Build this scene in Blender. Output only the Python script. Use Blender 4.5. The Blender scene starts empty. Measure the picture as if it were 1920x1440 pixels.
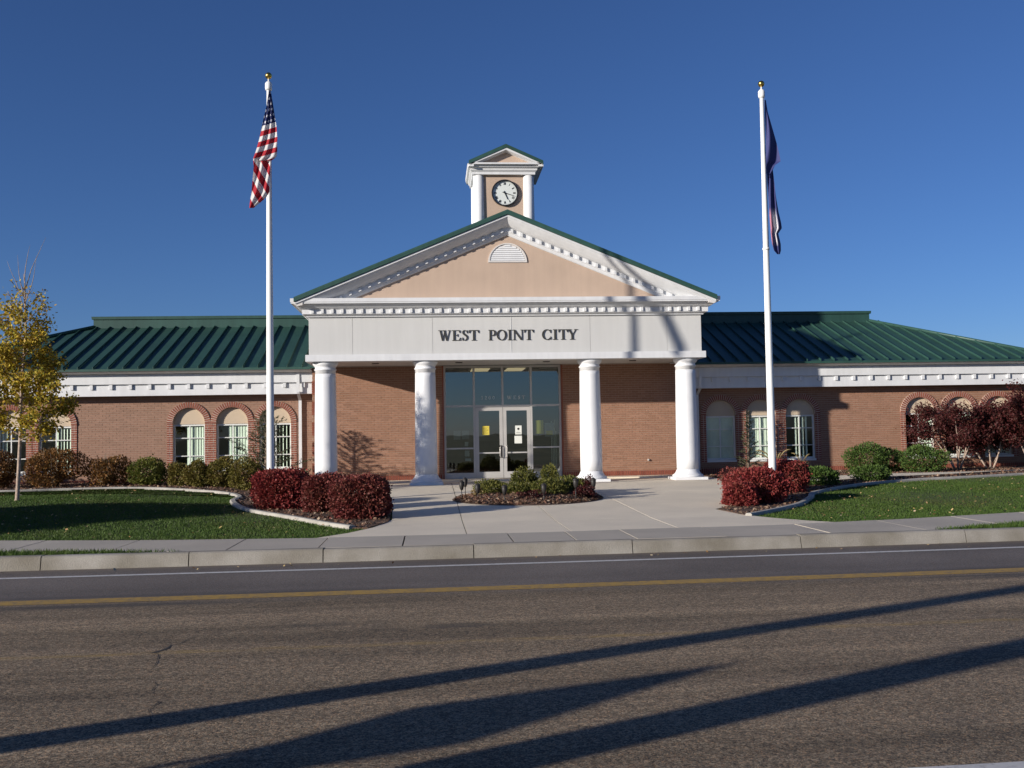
import bpy, math, random
import numpy as np
from mathutils import Vector, Matrix
R_ = math.radians
rnd = random.Random(7)
nr = np.random.default_rng(11)
SC = bpy.context.scene
COL = SC.collection

# ------------------------------------------------------------------ camera
cd = bpy.data.cameras.new('camera'); cam = bpy.data.objects.new('camera', cd); COL.objects.link(cam)
cd.sensor_width = 36.0; cd.lens = 1911.85 / 1920 * 36.0; cd.clip_end = 6000; cd.clip_start = 0.1
_r = Vector((0.996792, -0.078232, -0.016892)); _u = Vector((0.012982, -0.050213, 0.998654)); _f = Vector((0.078975, 0.99567, 0.049037))
cam.matrix_world = Matrix(((_r.x, _u.x, -_f.x, -2.1565), (_r.y, _u.y, -_f.y, -28.1646), (_r.z, _u.z, -_f.z, 1.3737), (0, 0, 0, 1)))
SC.camera = cam

# ------------------------------------------------------------------ world, sun, exposure
AZ, EL = R_(59.3), R_(13.0)
TOSUN = Vector((-math.sin(AZ) * math.cos(EL), -math.cos(AZ) * math.cos(EL), math.sin(EL)))
W = bpy.data.worlds.new('World'); SC.world = W; W.use_nodes = True
nt = W.node_tree; bg = nt.nodes['Background']
sky = nt.nodes.new('ShaderNodeTexSky'); sky.sky_type = 'NISHITA'; sky.sun_disc = False
sky.sun_elevation = EL; sky.sun_rotation = R_(180 + 59.3)
sky.altitude = 1300; sky.air_density = 1.0; sky.dust_density = 0.3; sky.ozone_density = 6.2
tint = nt.nodes.new('ShaderNodeMix'); tint.data_type = 'RGBA'; tint.blend_type = 'MULTIPLY'; tint.inputs['Factor'].default_value = 1.0
tint.inputs['B'].default_value = (1.04, 0.92, 1.03, 1)
nt.links.new(sky.outputs[0], tint.inputs['A']); nt.links.new(tint.outputs['Result'], bg.inputs[0]); bg.inputs[1].default_value = 0.075
sl = bpy.data.lights.new('sun', 'SUN'); so = bpy.data.objects.new('sun', sl); COL.objects.link(so)
sl.energy = 5.0; sl.angle = R_(0.75); sl.color = (1.0, 0.925, 0.83)
so.rotation_euler = (-TOSUN).to_track_quat('-Z', 'Y').to_euler()
SC.view_settings.view_transform = 'Standard'; SC.view_settings.look = 'None'
SC.view_settings.exposure = 0.31; SC.view_settings.gamma = 1.0; SC.view_settings.use_curve_mapping = False

# ------------------------------------------------------------------ materials
def mat(name, base, rough=0.7, var=0.12, vscale=6.0, bump=0.0, bscale=40.0, metal=0.0, spec=0.5, hue=None, fine=0.0, fscale=200.0, streak=0.0, perobj=0.0):
    m = bpy.data.materials.new(name); m.use_nodes = True
    n, l = m.node_tree.nodes, m.node_tree.links; b = n['Principled BSDF']
    b.inputs['Roughness'].default_value = rough; b.inputs['Metallic'].default_value = metal
    b.inputs['Specular IOR Level'].default_value = spec
    tc = n.new('ShaderNodeNewGeometry')
    nz = n.new('ShaderNodeTexNoise'); nz.inputs['Scale'].default_value = vscale; nz.inputs['Detail'].default_value = 5
    l.new(tc.outputs['Position'], nz.inputs['Vector'])
    rp = n.new('ShaderNodeValToRGB'); rp.color_ramp.elements[0].position = 0.3; rp.color_ramp.elements[1].position = 0.7
    h = hue or base
    rp.color_ramp.elements[0].color = tuple(c * (1 - var) for c in h) + (1,)
    rp.color_ramp.elements[1].color = tuple(min(1, c * (1 + var)) for c in base) + (1,)
    l.new(nz.outputs['Fac'], rp.inputs['Fac']); last = rp.outputs['Color']
    if fine:
        f = n.new('ShaderNodeTexNoise'); f.inputs['Scale'].default_value = fscale; f.inputs['Detail'].default_value = 3
        l.new(tc.outputs['Position'], f.inputs['Vector'])
        mr = n.new('ShaderNodeMapRange'); mr.inputs['From Min'].default_value = 0.3; mr.inputs['From Max'].default_value = 0.7
        mr.inputs['To Min'].default_value = 1 - fine; mr.inputs['To Max'].default_value = 1 + fine
        l.new(f.outputs['Fac'], mr.inputs['Value'])
        mx = n.new('ShaderNodeMix'); mx.data_type = 'RGBA'; mx.blend_type = 'MULTIPLY'; mx.inputs['Factor'].default_value = 1
        l.new(last, mx.inputs['A']); l.new(mr.outputs['Result'], mx.inputs['B']); last = mx.outputs['Result']
    def mul(last, val, lo, hi, a=0.35, c=0.65):
        mr = n.new('ShaderNodeMapRange'); mr.inputs['From Min'].default_value = a; mr.inputs['From Max'].default_value = c
        mr.inputs['To Min'].default_value = lo; mr.inputs['To Max'].default_value = hi; l.new(val, mr.inputs['Value'])
        mx = n.new('ShaderNodeMix'); mx.data_type = 'RGBA'; mx.blend_type = 'MULTIPLY'; mx.inputs['Factor'].default_value = 1
        l.new(last, mx.inputs['A']); l.new(mr.outputs['Result'], mx.inputs['B']); return mx.outputs['Result']
    if streak:
        mp = n.new('ShaderNodeMapping'); mp.inputs['Scale'].default_value = (7, 7, 0.55); l.new(tc.outputs['Position'], mp.inputs['Vector'])
        sn = n.new('ShaderNodeTexNoise'); sn.inputs['Scale'].default_value = 1.0; sn.inputs['Detail'].default_value = 6; l.new(mp.outputs[0], sn.inputs['Vector'])
        last = mul(last, sn.outputs['Fac'], 1 - streak, 1.02)
    if perobj:
        oi = n.new('ShaderNodeObjectInfo'); last = mul(last, oi.outputs['Random'], 1 - perobj, 1 + perobj, 0, 1)
    l.new(last, b.inputs['Base Color'])
    if bump:
        bz = n.new('ShaderNodeTexNoise'); bz.inputs['Scale'].default_value = bscale; bz.inputs['Detail'].default_value = 4
        l.new(tc.outputs['Position'], bz.inputs['Vector'])
        bp = n.new('ShaderNodeBump'); bp.inputs['Strength'].default_value = bump; bp.inputs['Distance'].default_value = 0.02
        l.new(bz.outputs['Fac'], bp.inputs['Height']); l.new(bp.outputs['Normal'], b.inputs['Normal'])
    return m

def island_mat(name, cols, rough=0.75, trans=0.0, bump=0.0, spec=0.3, patch=0.0, pscale=1.5):
    """one colour per loose piece (leaf, brick, chip), picked at random from a ramp"""
    m = bpy.data.materials.new(name); m.use_nodes = True
    n, l = m.node_tree.nodes, m.node_tree.links; b = n['Principled BSDF']
    b.inputs['Roughness'].default_value = rough; b.inputs['Specular IOR Level'].default_value = spec
    g = n.new('ShaderNodeNewGeometry'); rp = n.new('ShaderNodeValToRGB'); cr = rp.color_ramp
    while len(cr.elements) < len(cols): cr.elements.new(0.5)
    for i, c in enumerate(cols):
        cr.elements[i].position = i / max(1, len(cols) - 1); cr.elements[i].color = tuple(c) + (1,)
    src = g.outputs['Random Per Island']
    if patch:
        nz = n.new('ShaderNodeTexNoise'); nz.inputs['Scale'].default_value = pscale; nz.inputs['Detail'].default_value = 3
        l.new(g.outputs['Position'], nz.inputs['Vector'])
        mr = n.new('ShaderNodeMapRange'); mr.inputs['From Min'].default_value = 0.35; mr.inputs['From Max'].default_value = 0.65
        l.new(nz.outputs['Fac'], mr.inputs['Value'])
        mx = n.new('ShaderNodeMix'); mx.data_type = 'FLOAT'; mx.inputs['Factor'].default_value = patch
        l.new(src, mx.inputs[2]); l.new(mr.outputs['Result'], mx.inputs[3]); src = mx.outputs[0]
    l.new(src, rp.inputs['Fac']); l.new(rp.outputs['Color'], b.inputs['Base Color'])
    if bump:
        bz = n.new('ShaderNodeTexNoise'); bz.inputs['Scale'].default_value = 90
        l.new(g.outputs['Position'], bz.inputs['Vector'])
        bp = n.new('ShaderNodeBump'); bp.inputs['Strength'].default_value = bump; bp.inputs['Distance'].default_value = 0.01
        l.new(bz.outputs['Fac'], bp.inputs['Height']); l.new(bp.outputs['Normal'], b.inputs['Normal'])
    if trans:
        t = n.new('ShaderNodeBsdfTranslucent'); l.new(rp.outputs['Color'], t.inputs['Color'])
        ms = n.new('ShaderNodeMixShader'); ms.inputs[0].default_value = trans
        l.new(b.outputs[0], ms.inputs[1]); l.new(t.outputs[0], ms.inputs[2])
        l.new(ms.outputs[0], n['Material Output'].inputs['Surface'])
    return m

def glass_mat(name, tint, gloss, rough=0.0):
    m = bpy.data.materials.new(name); m.use_nodes = True
    n, l = m.node_tree.nodes, m.node_tree.links; n.remove(n['Principled BSDF'])
    tr = n.new('ShaderNodeBsdfTransparent'); tr.inputs[0].default_value = tint + (1,)
    gl = n.new('ShaderNodeBsdfGlossy'); gl.inputs['Roughness'].default_value = rough; gl.inputs['Color'].default_value = (0.92, 0.95, 0.88, 1)
    ge = n.new('ShaderNodeNewGeometry'); dt = n.new('ShaderNodeVectorMath'); dt.operation = 'DOT_PRODUCT'
    l.new(ge.outputs['Incoming'], dt.inputs[0]); l.new(ge.outputs['Normal'], dt.inputs[1])
    ab = n.new('ShaderNodeMath'); ab.operation = 'ABSOLUTE'; l.new(dt.outputs['Value'], ab.inputs[0])
    om = n.new('ShaderNodeMath'); om.operation = 'SUBTRACT'; om.inputs[0].default_value = 1.0; l.new(ab.outputs[0], om.inputs[1])
    pw = n.new('ShaderNodeMath'); pw.operation = 'POWER'; pw.inputs[1].default_value = 5.0; l.new(om.outputs[0], pw.inputs[0])
    mt = n.new('ShaderNodeMath'); mt.operation = 'MULTIPLY_ADD'; mt.inputs[1].default_value = 0.9; mt.inputs[2].default_value = gloss + 0.04
    l.new(pw.outputs[0], mt.inputs[0])
    nz = n.new('ShaderNodeTexNoise'); nz.inputs['Scale'].default_value = 0.9; g = n.new('ShaderNodeNewGeometry'); l.new(g.outputs['Position'], nz.inputs['Vector'])
    bp = n.new('ShaderNodeBump'); bp.inputs['Strength'].default_value = 0.03; bp.inputs['Distance'].default_value = 0.05
    l.new(nz.outputs['Fac'], bp.inputs['Height']); l.new(bp.outputs['Normal'], gl.inputs['Normal'])
    ms = n.new('ShaderNodeMixShader'); l.new(mt.outputs[0], ms.inputs[0]); l.new(tr.outputs[0], ms.inputs[1]); l.new(gl.outputs[0], ms.inputs[2])
    l.new(ms.outputs[0], n['Material Output'].inputs['Surface'])
    return m

def emit_mat(name, col, s):
    m = bpy.data.materials.new(name); m.use_nodes = True
    b = m.node_tree.nodes['Principled BSDF']; b.inputs['Base Color'].default_value = col + (1,)
    b.inputs['Emission Color'].default_value = col + (1,); b.inputs['Emission Strength'].default_value = s
    return m

M = {}
M['white'] = mat('white paint', (0.68, 0.69, 0.70), 0.55, 0.05, 1.3, 0.08, 30, streak=0.05)
M['panel'] = mat('off white panel', (0.56, 0.56, 0.545), 0.6, 0.03, 0.7, 0.05, 60, streak=0.025, perobj=0.02)
M['column'] = mat('white column paint', (0.76, 0.77, 0.78), 0.45, 0.04, 2.0, 0.05, 20, streak=0.04)
M['gutter'] = mat('white gutter metal', (0.66, 0.63, 0.60), 0.4, 0.08, 3.0)
M['stucco'] = mat('peach stucco', (0.49, 0.37, 0.285), 0.9, 0.05, 1.2, 0.35, 120, fine=0.04, fscale=60, streak=0.03)
M['cream'] = mat('cream stucco', (0.55, 0.445, 0.325), 0.9, 0.05, 1.2, 0.3, 120)
M['green'] = mat('dark green metal roof', (0.027, 0.076, 0.060), 0.48, 0.12, 0.8, 0.05, 3, spec=0.5, streak=0.14, perobj=0.10)
M['lime'] = mat('light mortar', (0.50, 0.41, 0.34), 0.95, 0.10, 20, 0.2, 200)
M['mortar'] = mat('grey pink mortar', (0.40, 0.30, 0.24), 0.95, 0.10, 20, 0.3, 200)
BR = [(0.245, 0.130, 0.083), (0.28, 0.150, 0.097), (0.315, 0.168, 0.108), (0.265, 0.140, 0.087), (0.345, 0.19, 0.128)]
M['brick'] = island_mat('red brown brick', BR, 0.9, bump=0.4, patch=0.35, pscale=0.8)
M['brickw'] = island_mat('pinkish brick', [(0.25, 0.148, 0.103), (0.28, 0.166, 0.116), (0.31, 0.182, 0.128), (0.265, 0.153, 0.104)], 0.9, bump=0.4, patch=0.35, pscale=0.8)
M['brickd'] = island_mat('dark red trim brick', [(0.20, 0.062, 0.040), (0.25, 0.08, 0.05), (0.28, 0.095, 0.06), (0.23, 0.07, 0.045)], 0.9, bump=0.4)
M['alu'] = mat('pale aluminium frame', (0.55, 0.53, 0.50), 0.38, 0.05, 3, metal=0.25)
M['winframe'] = mat('white window frame', (0.72, 0.73, 0.70), 0.5, 0.04, 3)
M['glass'] = glass_mat('tinted glass', (0.46, 0.55, 0.54), 0.19)
M['wglass'] = glass_mat('window glass', (0.86, 0.94, 0.90), 0.03)
M['blind'] = mat('pale vertical blind', (0.74, 0.76, 0.66), 0.7, 0.06, 5)
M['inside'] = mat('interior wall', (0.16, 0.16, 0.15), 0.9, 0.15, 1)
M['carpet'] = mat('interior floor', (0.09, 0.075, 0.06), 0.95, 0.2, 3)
M['dark'] = mat('dark metal', (0.025, 0.022, 0.02), 0.5, 0.15, 10)
M['letter'] = mat('dark bronze letter', (0.045, 0.043, 0.036), 0.45, 0.1, 10)
M['pale'] = mat('pale lettering', (0.75, 0.75, 0.72), 0.6, 0.03, 10)
M['clockface'] = mat('clock face', (0.66, 0.70, 0.68), 0.5, 0.03, 5)
M['black'] = mat('black enamel', (0.015, 0.015, 0.016), 0.35, 0.1, 5)
M['paper'] = mat('white paper', (0.75, 0.77, 0.72), 0.8, 0.03, 8)
M['yellowp'] = mat('yellow paper', (0.72, 0.58, 0.08), 0.8, 0.05, 8)
M['grey'] = mat('grey paper', (0.35, 0.38, 0.38), 0.8, 0.1, 12)
M['light'] = emit_mat('lit ceiling lamp', (1.0, 0.72, 0.42), 0.7)
M['pole'] = mat('white painted pole', (0.80, 0.81, 0.79), 0.4, 0.03, 2)
M['gold'] = mat('gold ball', (0.62, 0.42, 0.10), 0.28, 0.06, 8, metal=1.0)
M['conc'] = mat('pale concrete', (0.74, 0.655, 0.515), 0.9, 0.07, 0.9, 0.35, 90, fine=0.08, fscale=150)
M['conc2'] = mat('sidewalk concrete', (0.44, 0.395, 0.33), 0.9, 0.10, 0.8, 0.35, 90, fine=0.10, fscale=150)
M['kerb'] = mat('stained kerb concrete', (0.28, 0.262, 0.230), 0.9, 0.2, 1.6, 0.4, 60, hue=(0.235, 0.21, 0.165), fine=0.12, fscale=90)
M['joint'] = mat('dark joint soil', (0.07, 0.06, 0.045), 0.95, 0.2, 20)
M['edging'] = mat('white concrete edging', (0.37, 0.35, 0.31), 0.85, 0.18, 3, 0.3, 60)
M['mulch'] = mat('mulch soil', (0.115, 0.065, 0.042), 0.95, 0.35, 9, 0.9, 70, hue=(0.07, 0.04, 0.028), fine=0.35, fscale=60)
M['chips'] = island_mat('mulch chips', [(0.10, 0.045, 0.03), (0.19, 0.10, 0.065), (0.14, 0.07, 0.045), (0.30, 0.21, 0.14), (0.12, 0.06, 0.04), (0.16, 0.09, 0.06), (0.42, 0.33, 0.24)], 0.9)
M['soil'] = mat('lawn soil', (0.045, 0.06, 0.018), 0.95, 0.3, 3, 0.8, 60, hue=(0.05, 0.05, 0.02))
M['blade'] = island_mat('grass blades', [(0.035, 0.075, 0.012), (0.06, 0.115, 0.018), (0.085, 0.135, 0.025), (0.045, 0.09, 0.014), (0.15, 0.14, 0.04)], 0.6, 0.25, patch=0.5, pscale=0.45)
M['earth'] = mat('far field', (0.12, 0.11, 0.05), 0.95, 0.3, 0.05, 0.4, 1.0, hue=(0.07, 0.09, 0.03))
M['litter'] = island_mat('fallen leaves', [(0.42, 0.30, 0.10), (0.55, 0.42, 0.20), (0.35, 0.16, 0.06), (0.62, 0.52, 0.34)], 0.8)
M['bark'] = mat('grey bark', (0.30, 0.23, 0.17), 0.95, 0.25, 12, 0.6, 40)
M['barkp'] = mat('pale bark', (0.38, 0.29, 0.23), 0.95, 0.25, 12, 0.6, 40)
M['wood'] = mat('weathered pole wood', (0.16, 0.12, 0.085), 0.95, 0.2, 5, 0.5, 30)
M['redleaf'] = island_mat('crimson hedge leaves', [(0.105, 0.013, 0.015), (0.20, 0.026, 0.028), (0.29, 0.052, 0.045), (0.16, 0.035, 0.027), (0.29, 0.105, 0.07)], 0.6, 0.25, patch=0.45, pscale=3.0)
M['redleafd'] = island_mat('dark crimson leaves', [(0.075, 0.014, 0.015), (0.15, 0.030, 0.028), (0.22, 0.054, 0.044), (0.11, 0.035, 0.025), (0.23, 0.09, 0.06)], 0.6, 0.25, patch=0.45, pscale=3.0)
M['maroon'] = island_mat('maroon leaves', [(0.035, 0.009, 0.010), (0.065, 0.013, 0.014), (0.10, 0.02, 0.02), (0.055, 0.02, 0.014), (0.12, 0.04, 0.03)], 0.6, 0.25, patch=0.3, pscale=2)
M['olive'] = island_mat('olive hedge leaves', [(0.07, 0.075, 0.014), (0.13, 0.12, 0.025), (0.20, 0.165, 0.035), (0.10, 0.075, 0.02), (0.24, 0.16, 0.045)], 0.6, 0.25, patch=0.4, pscale=3.0)
M['greenleaf'] = island_mat('green yellow shrub leaves', [(0.05, 0.08, 0.014), (0.10, 0.125, 0.022), (0.17, 0.165, 0.03), (0.06, 0.075, 0.016)], 0.6, 0.25, patch=0.4, pscale=3.0)
M['rust'] = island_mat('rusty orange leaves', [(0.085, 0.04, 0.016), (0.17, 0.08, 0.022), (0.28, 0.13, 0.035), (0.07, 0.05, 0.018), (0.20, 0.12, 0.03)], 0.6, 0.25, patch=0.4, pscale=2.5)
M['juniper'] = island_mat('juniper needles', [(0.025, 0.055, 0.012), (0.05, 0.095, 0.018), (0.085, 0.135, 0.025), (0.035, 0.07, 0.014)], 0.65, 0.15, patch=0.4, pscale=4)
M['yew'] = island_mat('yellow green yew needles', [(0.035, 0.055, 0.012), (0.085, 0.095, 0.018), (0.15, 0.14, 0.028), (0.05, 0.065, 0.014)], 0.65, 0.15, patch=0.4, pscale=5)
M['spruce'] = island_mat('spruce needles', [(0.02, 0.036, 0.014), (0.036, 0.055, 0.02), (0.055, 0.075, 0.026)], 0.65, 0.1)
M['yellowleaf'] = island_mat('autumn yellow leaves', [(0.11, 0.13, 0.018), (0.31, 0.26, 0.026), (0.58, 0.44, 0.05), (0.40, 0.24, 0.03), (0.20, 0.21, 0.026), (0.56, 0.48, 0.09)], 0.6, 0.35, patch=0.4, pscale=1.2)
M['straw'] = island_mat('dry grass', [(0.30, 0.22, 0.10), (0.42, 0.32, 0.17), (0.22, 0.17, 0.07), (0.36, 0.22, 0.12)], 0.8, 0.25)

def road_mat():
    m = bpy.data.materials.new('asphalt'); m.use_nodes = True
    n, l = m.node_tree.nodes, m.node_tree.links; b = n['Principled BSDF']; b.inputs['Roughness'].default_value = 0.85
    b.inputs['Specular IOR Level'].default_value = 0.35
    g = n.new('ShaderNodeNewGeometry'); uv = n.new('ShaderNodeUVMap'); uv.uv_map = 'road'
    sx = n.new('ShaderNodeSeparateXYZ'); l.new(uv.outputs[0], sx.inputs[0])       # y = metres from the kerb
    def mth(op, a, c=None, d=None):
        k = n.new('ShaderNodeMath'); k.operation = op
        for i, v in enumerate((a, c, d)):
            if v is None: continue
            if isinstance(v, (int, float)): k.inputs[i].default_value = v
            else: l.new(v, k.inputs[i])
        return k.outputs[0]
    def noise(scale, det=4, vec=None, rough=0.5):
        z = n.new('ShaderNodeTexNoise'); z.inputs['Scale'].default_value = scale; z.inputs['Detail'].default_value = det; z.inputs['Roughness'].default_value = rough
        l.new(vec or g.outputs['Position'], z.inputs['Vector']); return z.outputs['Fac']
    def mapr(v, a, c, d, e, clamp=True):
        k = n.new('ShaderNodeMapRange'); k.clamp = clamp
        for i, q in zip(('From Min', 'From Max', 'To Min', 'To Max'), (a, c, d, e)): k.inputs[i].default_value = q
        l.new(v, k.inputs['Value']); return k.outputs[0]
    def mixc(f, a, c, mode='MIX'):
        k = n.new('ShaderNodeMix'); k.data_type = 'RGBA'; k.blend_type = mode
        if isinstance(f, (int, float)): k.inputs['Factor'].default_value = f
        else: l.new(f, k.inputs['Factor'])
        for s, v in (('A', a), ('B', c)):
            if isinstance(v, tuple): k.inputs[s].default_value = v + (1,)
            else: l.new(v, k.inputs[s])
        return k.outputs['Result']
    st = n.new('ShaderNodeMapping'); l.new(uv.outputs[0], st.inputs['Vector']); st.inputs['Scale'].default_value = (0.12, 1.6, 1)
    streak = noise(1.0, 5, st.outputs[0], 0.6)
    big = noise(0.35, 4)
    y_ = sx.outputs['Y']
    south = mapr(mth('ADD', sx.outputs['Y'], mth('MULTIPLY', mth('SUBTRACT', streak, 0.5), 0.5)), 2.95, 3.25, 0, 1)
    base_n = mixc(mapr(big, .35, .65, 0, 1), (0.118, 0.106, 0.098), (0.158, 0.142, 0.130))
    base_s = mixc(mapr(streak, .38, .62, 0, 1), (0.150, 0.118, 0.078), (0.385, 0.297, 0.190))
    base = mixc(south, base_n, base_s)
    vo = n.new('ShaderNodeTexVoronoi'); vo.inputs['Scale'].default_value = 110; l.new(g.outputs['Position'], vo.inputs['Vector'])
    vs = n.new('ShaderNodeSeparateColor'); l.new(vo.outputs['Color'], vs.inputs[0])
    chip = mapr(vs.outputs[0], 0, 1, 0.25, 1.85)
    chipf = mixc(mapr(south, 0, 1, 0.55, 1.0), (1.0, 1.0, 1.0), chip)
    base = mixc(1.0, base, chipf, 'MULTIPLY')
    hue = mixc(mapr(vs.outputs[1], 0.72, 0.8, 0, 1), (1.0, 1.0, 1.0), (1.22, 1.0, 0.84)); base = mixc(1.0, base, hue, 'MULTIPLY')
    v2 = n.new('ShaderNodeTexVoronoi'); v2.inputs['Scale'].default_value = 42; l.new(g.outputs['Position'], v2.inputs['Vector'])
    v2s = n.new('ShaderNodeSeparateColor'); l.new(v2.outputs['Color'], v2s.inputs[0])
    base = mixc(1.0, base, mixc(mapr(south, 0, 1, 0.1, 0.85), (1.0, 1.0, 1.0), mapr(v2s.outputs[0], 0, 1, 0.55, 1.5)), 'MULTIPLY')
    wheel = mth('MULTIPLY', mth('ABSOLUTE', mth('SINE', mth('MULTIPLY', mth('SUBTRACT', y_, 0.35), 1.75))), mapr(big, .3, .7, .5, 1.0))
    base = mixc(1.0, base, mapr(wheel, 0, 1, 0.82, 1.08), 'MULTIPLY')
    # dark worn seal along the south edge of the yellow line
    y = sx.outputs['Y']
    d1 = mth('MULTIPLY', mapr(y, 2.45, 2.72, 0, 1), mapr(y, 2.80, 2.95, 1, 0.4))
    d2 = mth('MULTIPLY', mapr(y, 3.05, 3.2, 0, 1), mapr(y, 3.35, 3.75, 1, 0))
    band = mth('MULTIPLY', mth('MAXIMUM', d1, d2), mapr(streak, .40, .54, 0.15, 0.9))
    d3 = mth('MULTIPLY', mth('MULTIPLY', mapr(y, 4.4, 4.7, 0, 1), mapr(y, 4.8, 5.2, 1, 0)), mapr(noise(0.5, 3), .55, .66, 0, .7))
    base = mixc(mth('MAXIMUM', band, d3), base, (0.055, 0.050, 0.047))
    ex = mth('DIVIDE', mth('ADD', sx.outputs['X'], mth('ADD', 1.95, mth('MULTIPLY', mth('SUBTRACT', noise(6, 3), .5), .5))), 0.36); ey = mth('DIVIDE', mth('SUBTRACT', y, mth('ADD', 5.12, mth('MULTIPLY', mth('SUBTRACT', noise(9, 3), .5), .16))), 0.12)
    stain = mapr(mth('ADD', mth('MULTIPLY', ex, ex), mth('MULTIPLY', ey, ey)), 0.5, 1.3, 0.6, 0)
    patchy = mapr(noise(0.9, 5, None, .65), .60, .72, 0, .35)
    base = mixc(mth('MAXIMUM', stain, mth('MULTIPLY', patchy, south)), base, (0.075, 0.062, 0.052))
    # faint old yellow paint
    st2 = n.new('ShaderNodeMapping'); l.new(uv.outputs[0], st2.inputs['Vector']); st2.inputs['Scale'].default_value = (1.0, 5.0, 1)
    old = mth('MULTIPLY', mth('MULTIPLY', mapr(y, 5.76, 5.82, 0, 1), mapr(y, 5.90, 5.97, 1, 0)), mapr(noise(2.5, 5, st2.outputs[0], .7), .45, .66, 0.05, 0.75))
    base = mixc(old, base, (0.33, 0.22, 0.06))
    gutter = mapr(y, 0.02, 0.45, 0.5, 0)
    base = mixc(gutter, base, (0.16, 0.13, 0.10))
    l.new(base, b.inputs['Base Color'])
    h = mth('ADD', mth('MULTIPLY', vs.outputs[2], 0.55), mth('ADD', mth('MULTIPLY', noise(160, 3), 0.8), mth('MULTIPLY', noise(25, 3), 0.5)))
    bp = n.new('ShaderNodeBump'); bp.inputs['Distance'].default_value = 0.009; l.new(h, bp.inputs['Height'])
    l.new(mapr(south, 0, 1, 0.35, 0.9), bp.inputs['Strength']); l.new(bp.outputs['Normal'], b.inputs['Normal'])
    return m
M['road'] = road_mat()

def paint_mat(name, col, under, thr):
    m = bpy.data.materials.new(name); m.use_nodes = True
    n, l = m.node_tree.nodes, m.node_tree.links; b = n['Principled BSDF']; b.inputs['Roughness'].default_value = 0.8
    g = n.new('ShaderNodeNewGeometry'); z = n.new('ShaderNodeTexNoise'); z.inputs['Scale'].default_value = 14; z.inputs['Detail'].default_value = 6; z.inputs['Roughness'].default_value = 0.75
    l.new(g.outputs['Position'], z.inputs['Vector'])
    rp = n.new('ShaderNodeValToRGB'); rp.color_ramp.elements[0].position = thr; rp.color_ramp.elements[1].position = thr + 0.2
    rp.color_ramp.elements[0].color = under + (1,); rp.color_ramp.elements[1].color = col + (1,)
    l.new(z.outputs['Fac'], rp.inputs['Fac']); l.new(rp.outputs['Color'], b.inputs['Base Color'])
    bp = n.new('ShaderNodeBump'); bp.inputs['Strength'].default_value = 0.4; bp.inputs['Distance'].default_value = 0.01
    l.new(z.outputs['Fac'], bp.inputs['Height']); l.new(bp.outputs['Normal'], b.inputs['Normal'])
    return m
M['yline'] = paint_mat('worn yellow paint', (0.40, 0.245, 0.045), (0.21, 0.15, 0.075), 0.36)
M['wline'] = paint_mat('worn white paint', (0.55, 0.54, 0.52), (0.24, 0.23, 0.22), 0.28)
M['tar'] = mat('crack', (0.045, 0.040, 0.035), 0.9, 0.2, 20)

# ------------------------------------------------------------------ helpers
WL = {}                                   # world location of the parents (translations only)
def link(o, parent=None, loc=None):
    COL.objects.link(o)
    l = Vector(loc) if loc is not None else Vector((0, 0, 0))
    if parent is not None:
        o.parent = parent; o.matrix_parent_inverse = Matrix.Translation(-WL[parent.name])
    o.location = l; WL[o.name] = l
    return o
def tag(o, label=None, cat=None, group=None, kind=None):
    if label: o['label'] = label
    if cat: o['category'] = cat
    if group: o['group'] = group
    if kind: o['kind'] = kind
    return o
def empty(name, loc=(0, 0, 0), label=None, cat=None, group=None):
    o = bpy.data.objects.new(name, None); o.empty_display_size = 0.2
    return tag(link(o, None, loc), label, cat, group)
def inst(name, mesh, parent, loc=(0, 0, 0), rot=None):
    o = link(bpy.data.objects.new(name, mesh), parent, loc)
    if rot is not None: o.rotation_euler = rot
    return o
def mesh_np(name, V, F, material, smooth=False):
    """V (n,3) array, F (m,k) array with a constant k"""
    me = bpy.data.meshes.new(name); V = np.asarray(V, np.float32); F = np.asarray(F, np.int32)
    me.vertices.add(len(V)); me.vertices.foreach_set('co', V.ravel())
    k = F.shape[1]; me.loops.add(F.size); me.loops.foreach_set('vertex_index', F.ravel())
    me.polygons.add(len(F)); me.polygons.foreach_set('loop_start', np.arange(0, F.size, k, dtype=np.int32))
    me.polygons.foreach_set('loop_total', np.full(len(F), k, np.int32))
    if smooth: me.polygons.foreach_set('use_smooth', np.ones(len(F), bool))
    me.update(calc_edges=True); me.materials.append(material)
    return me

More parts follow.
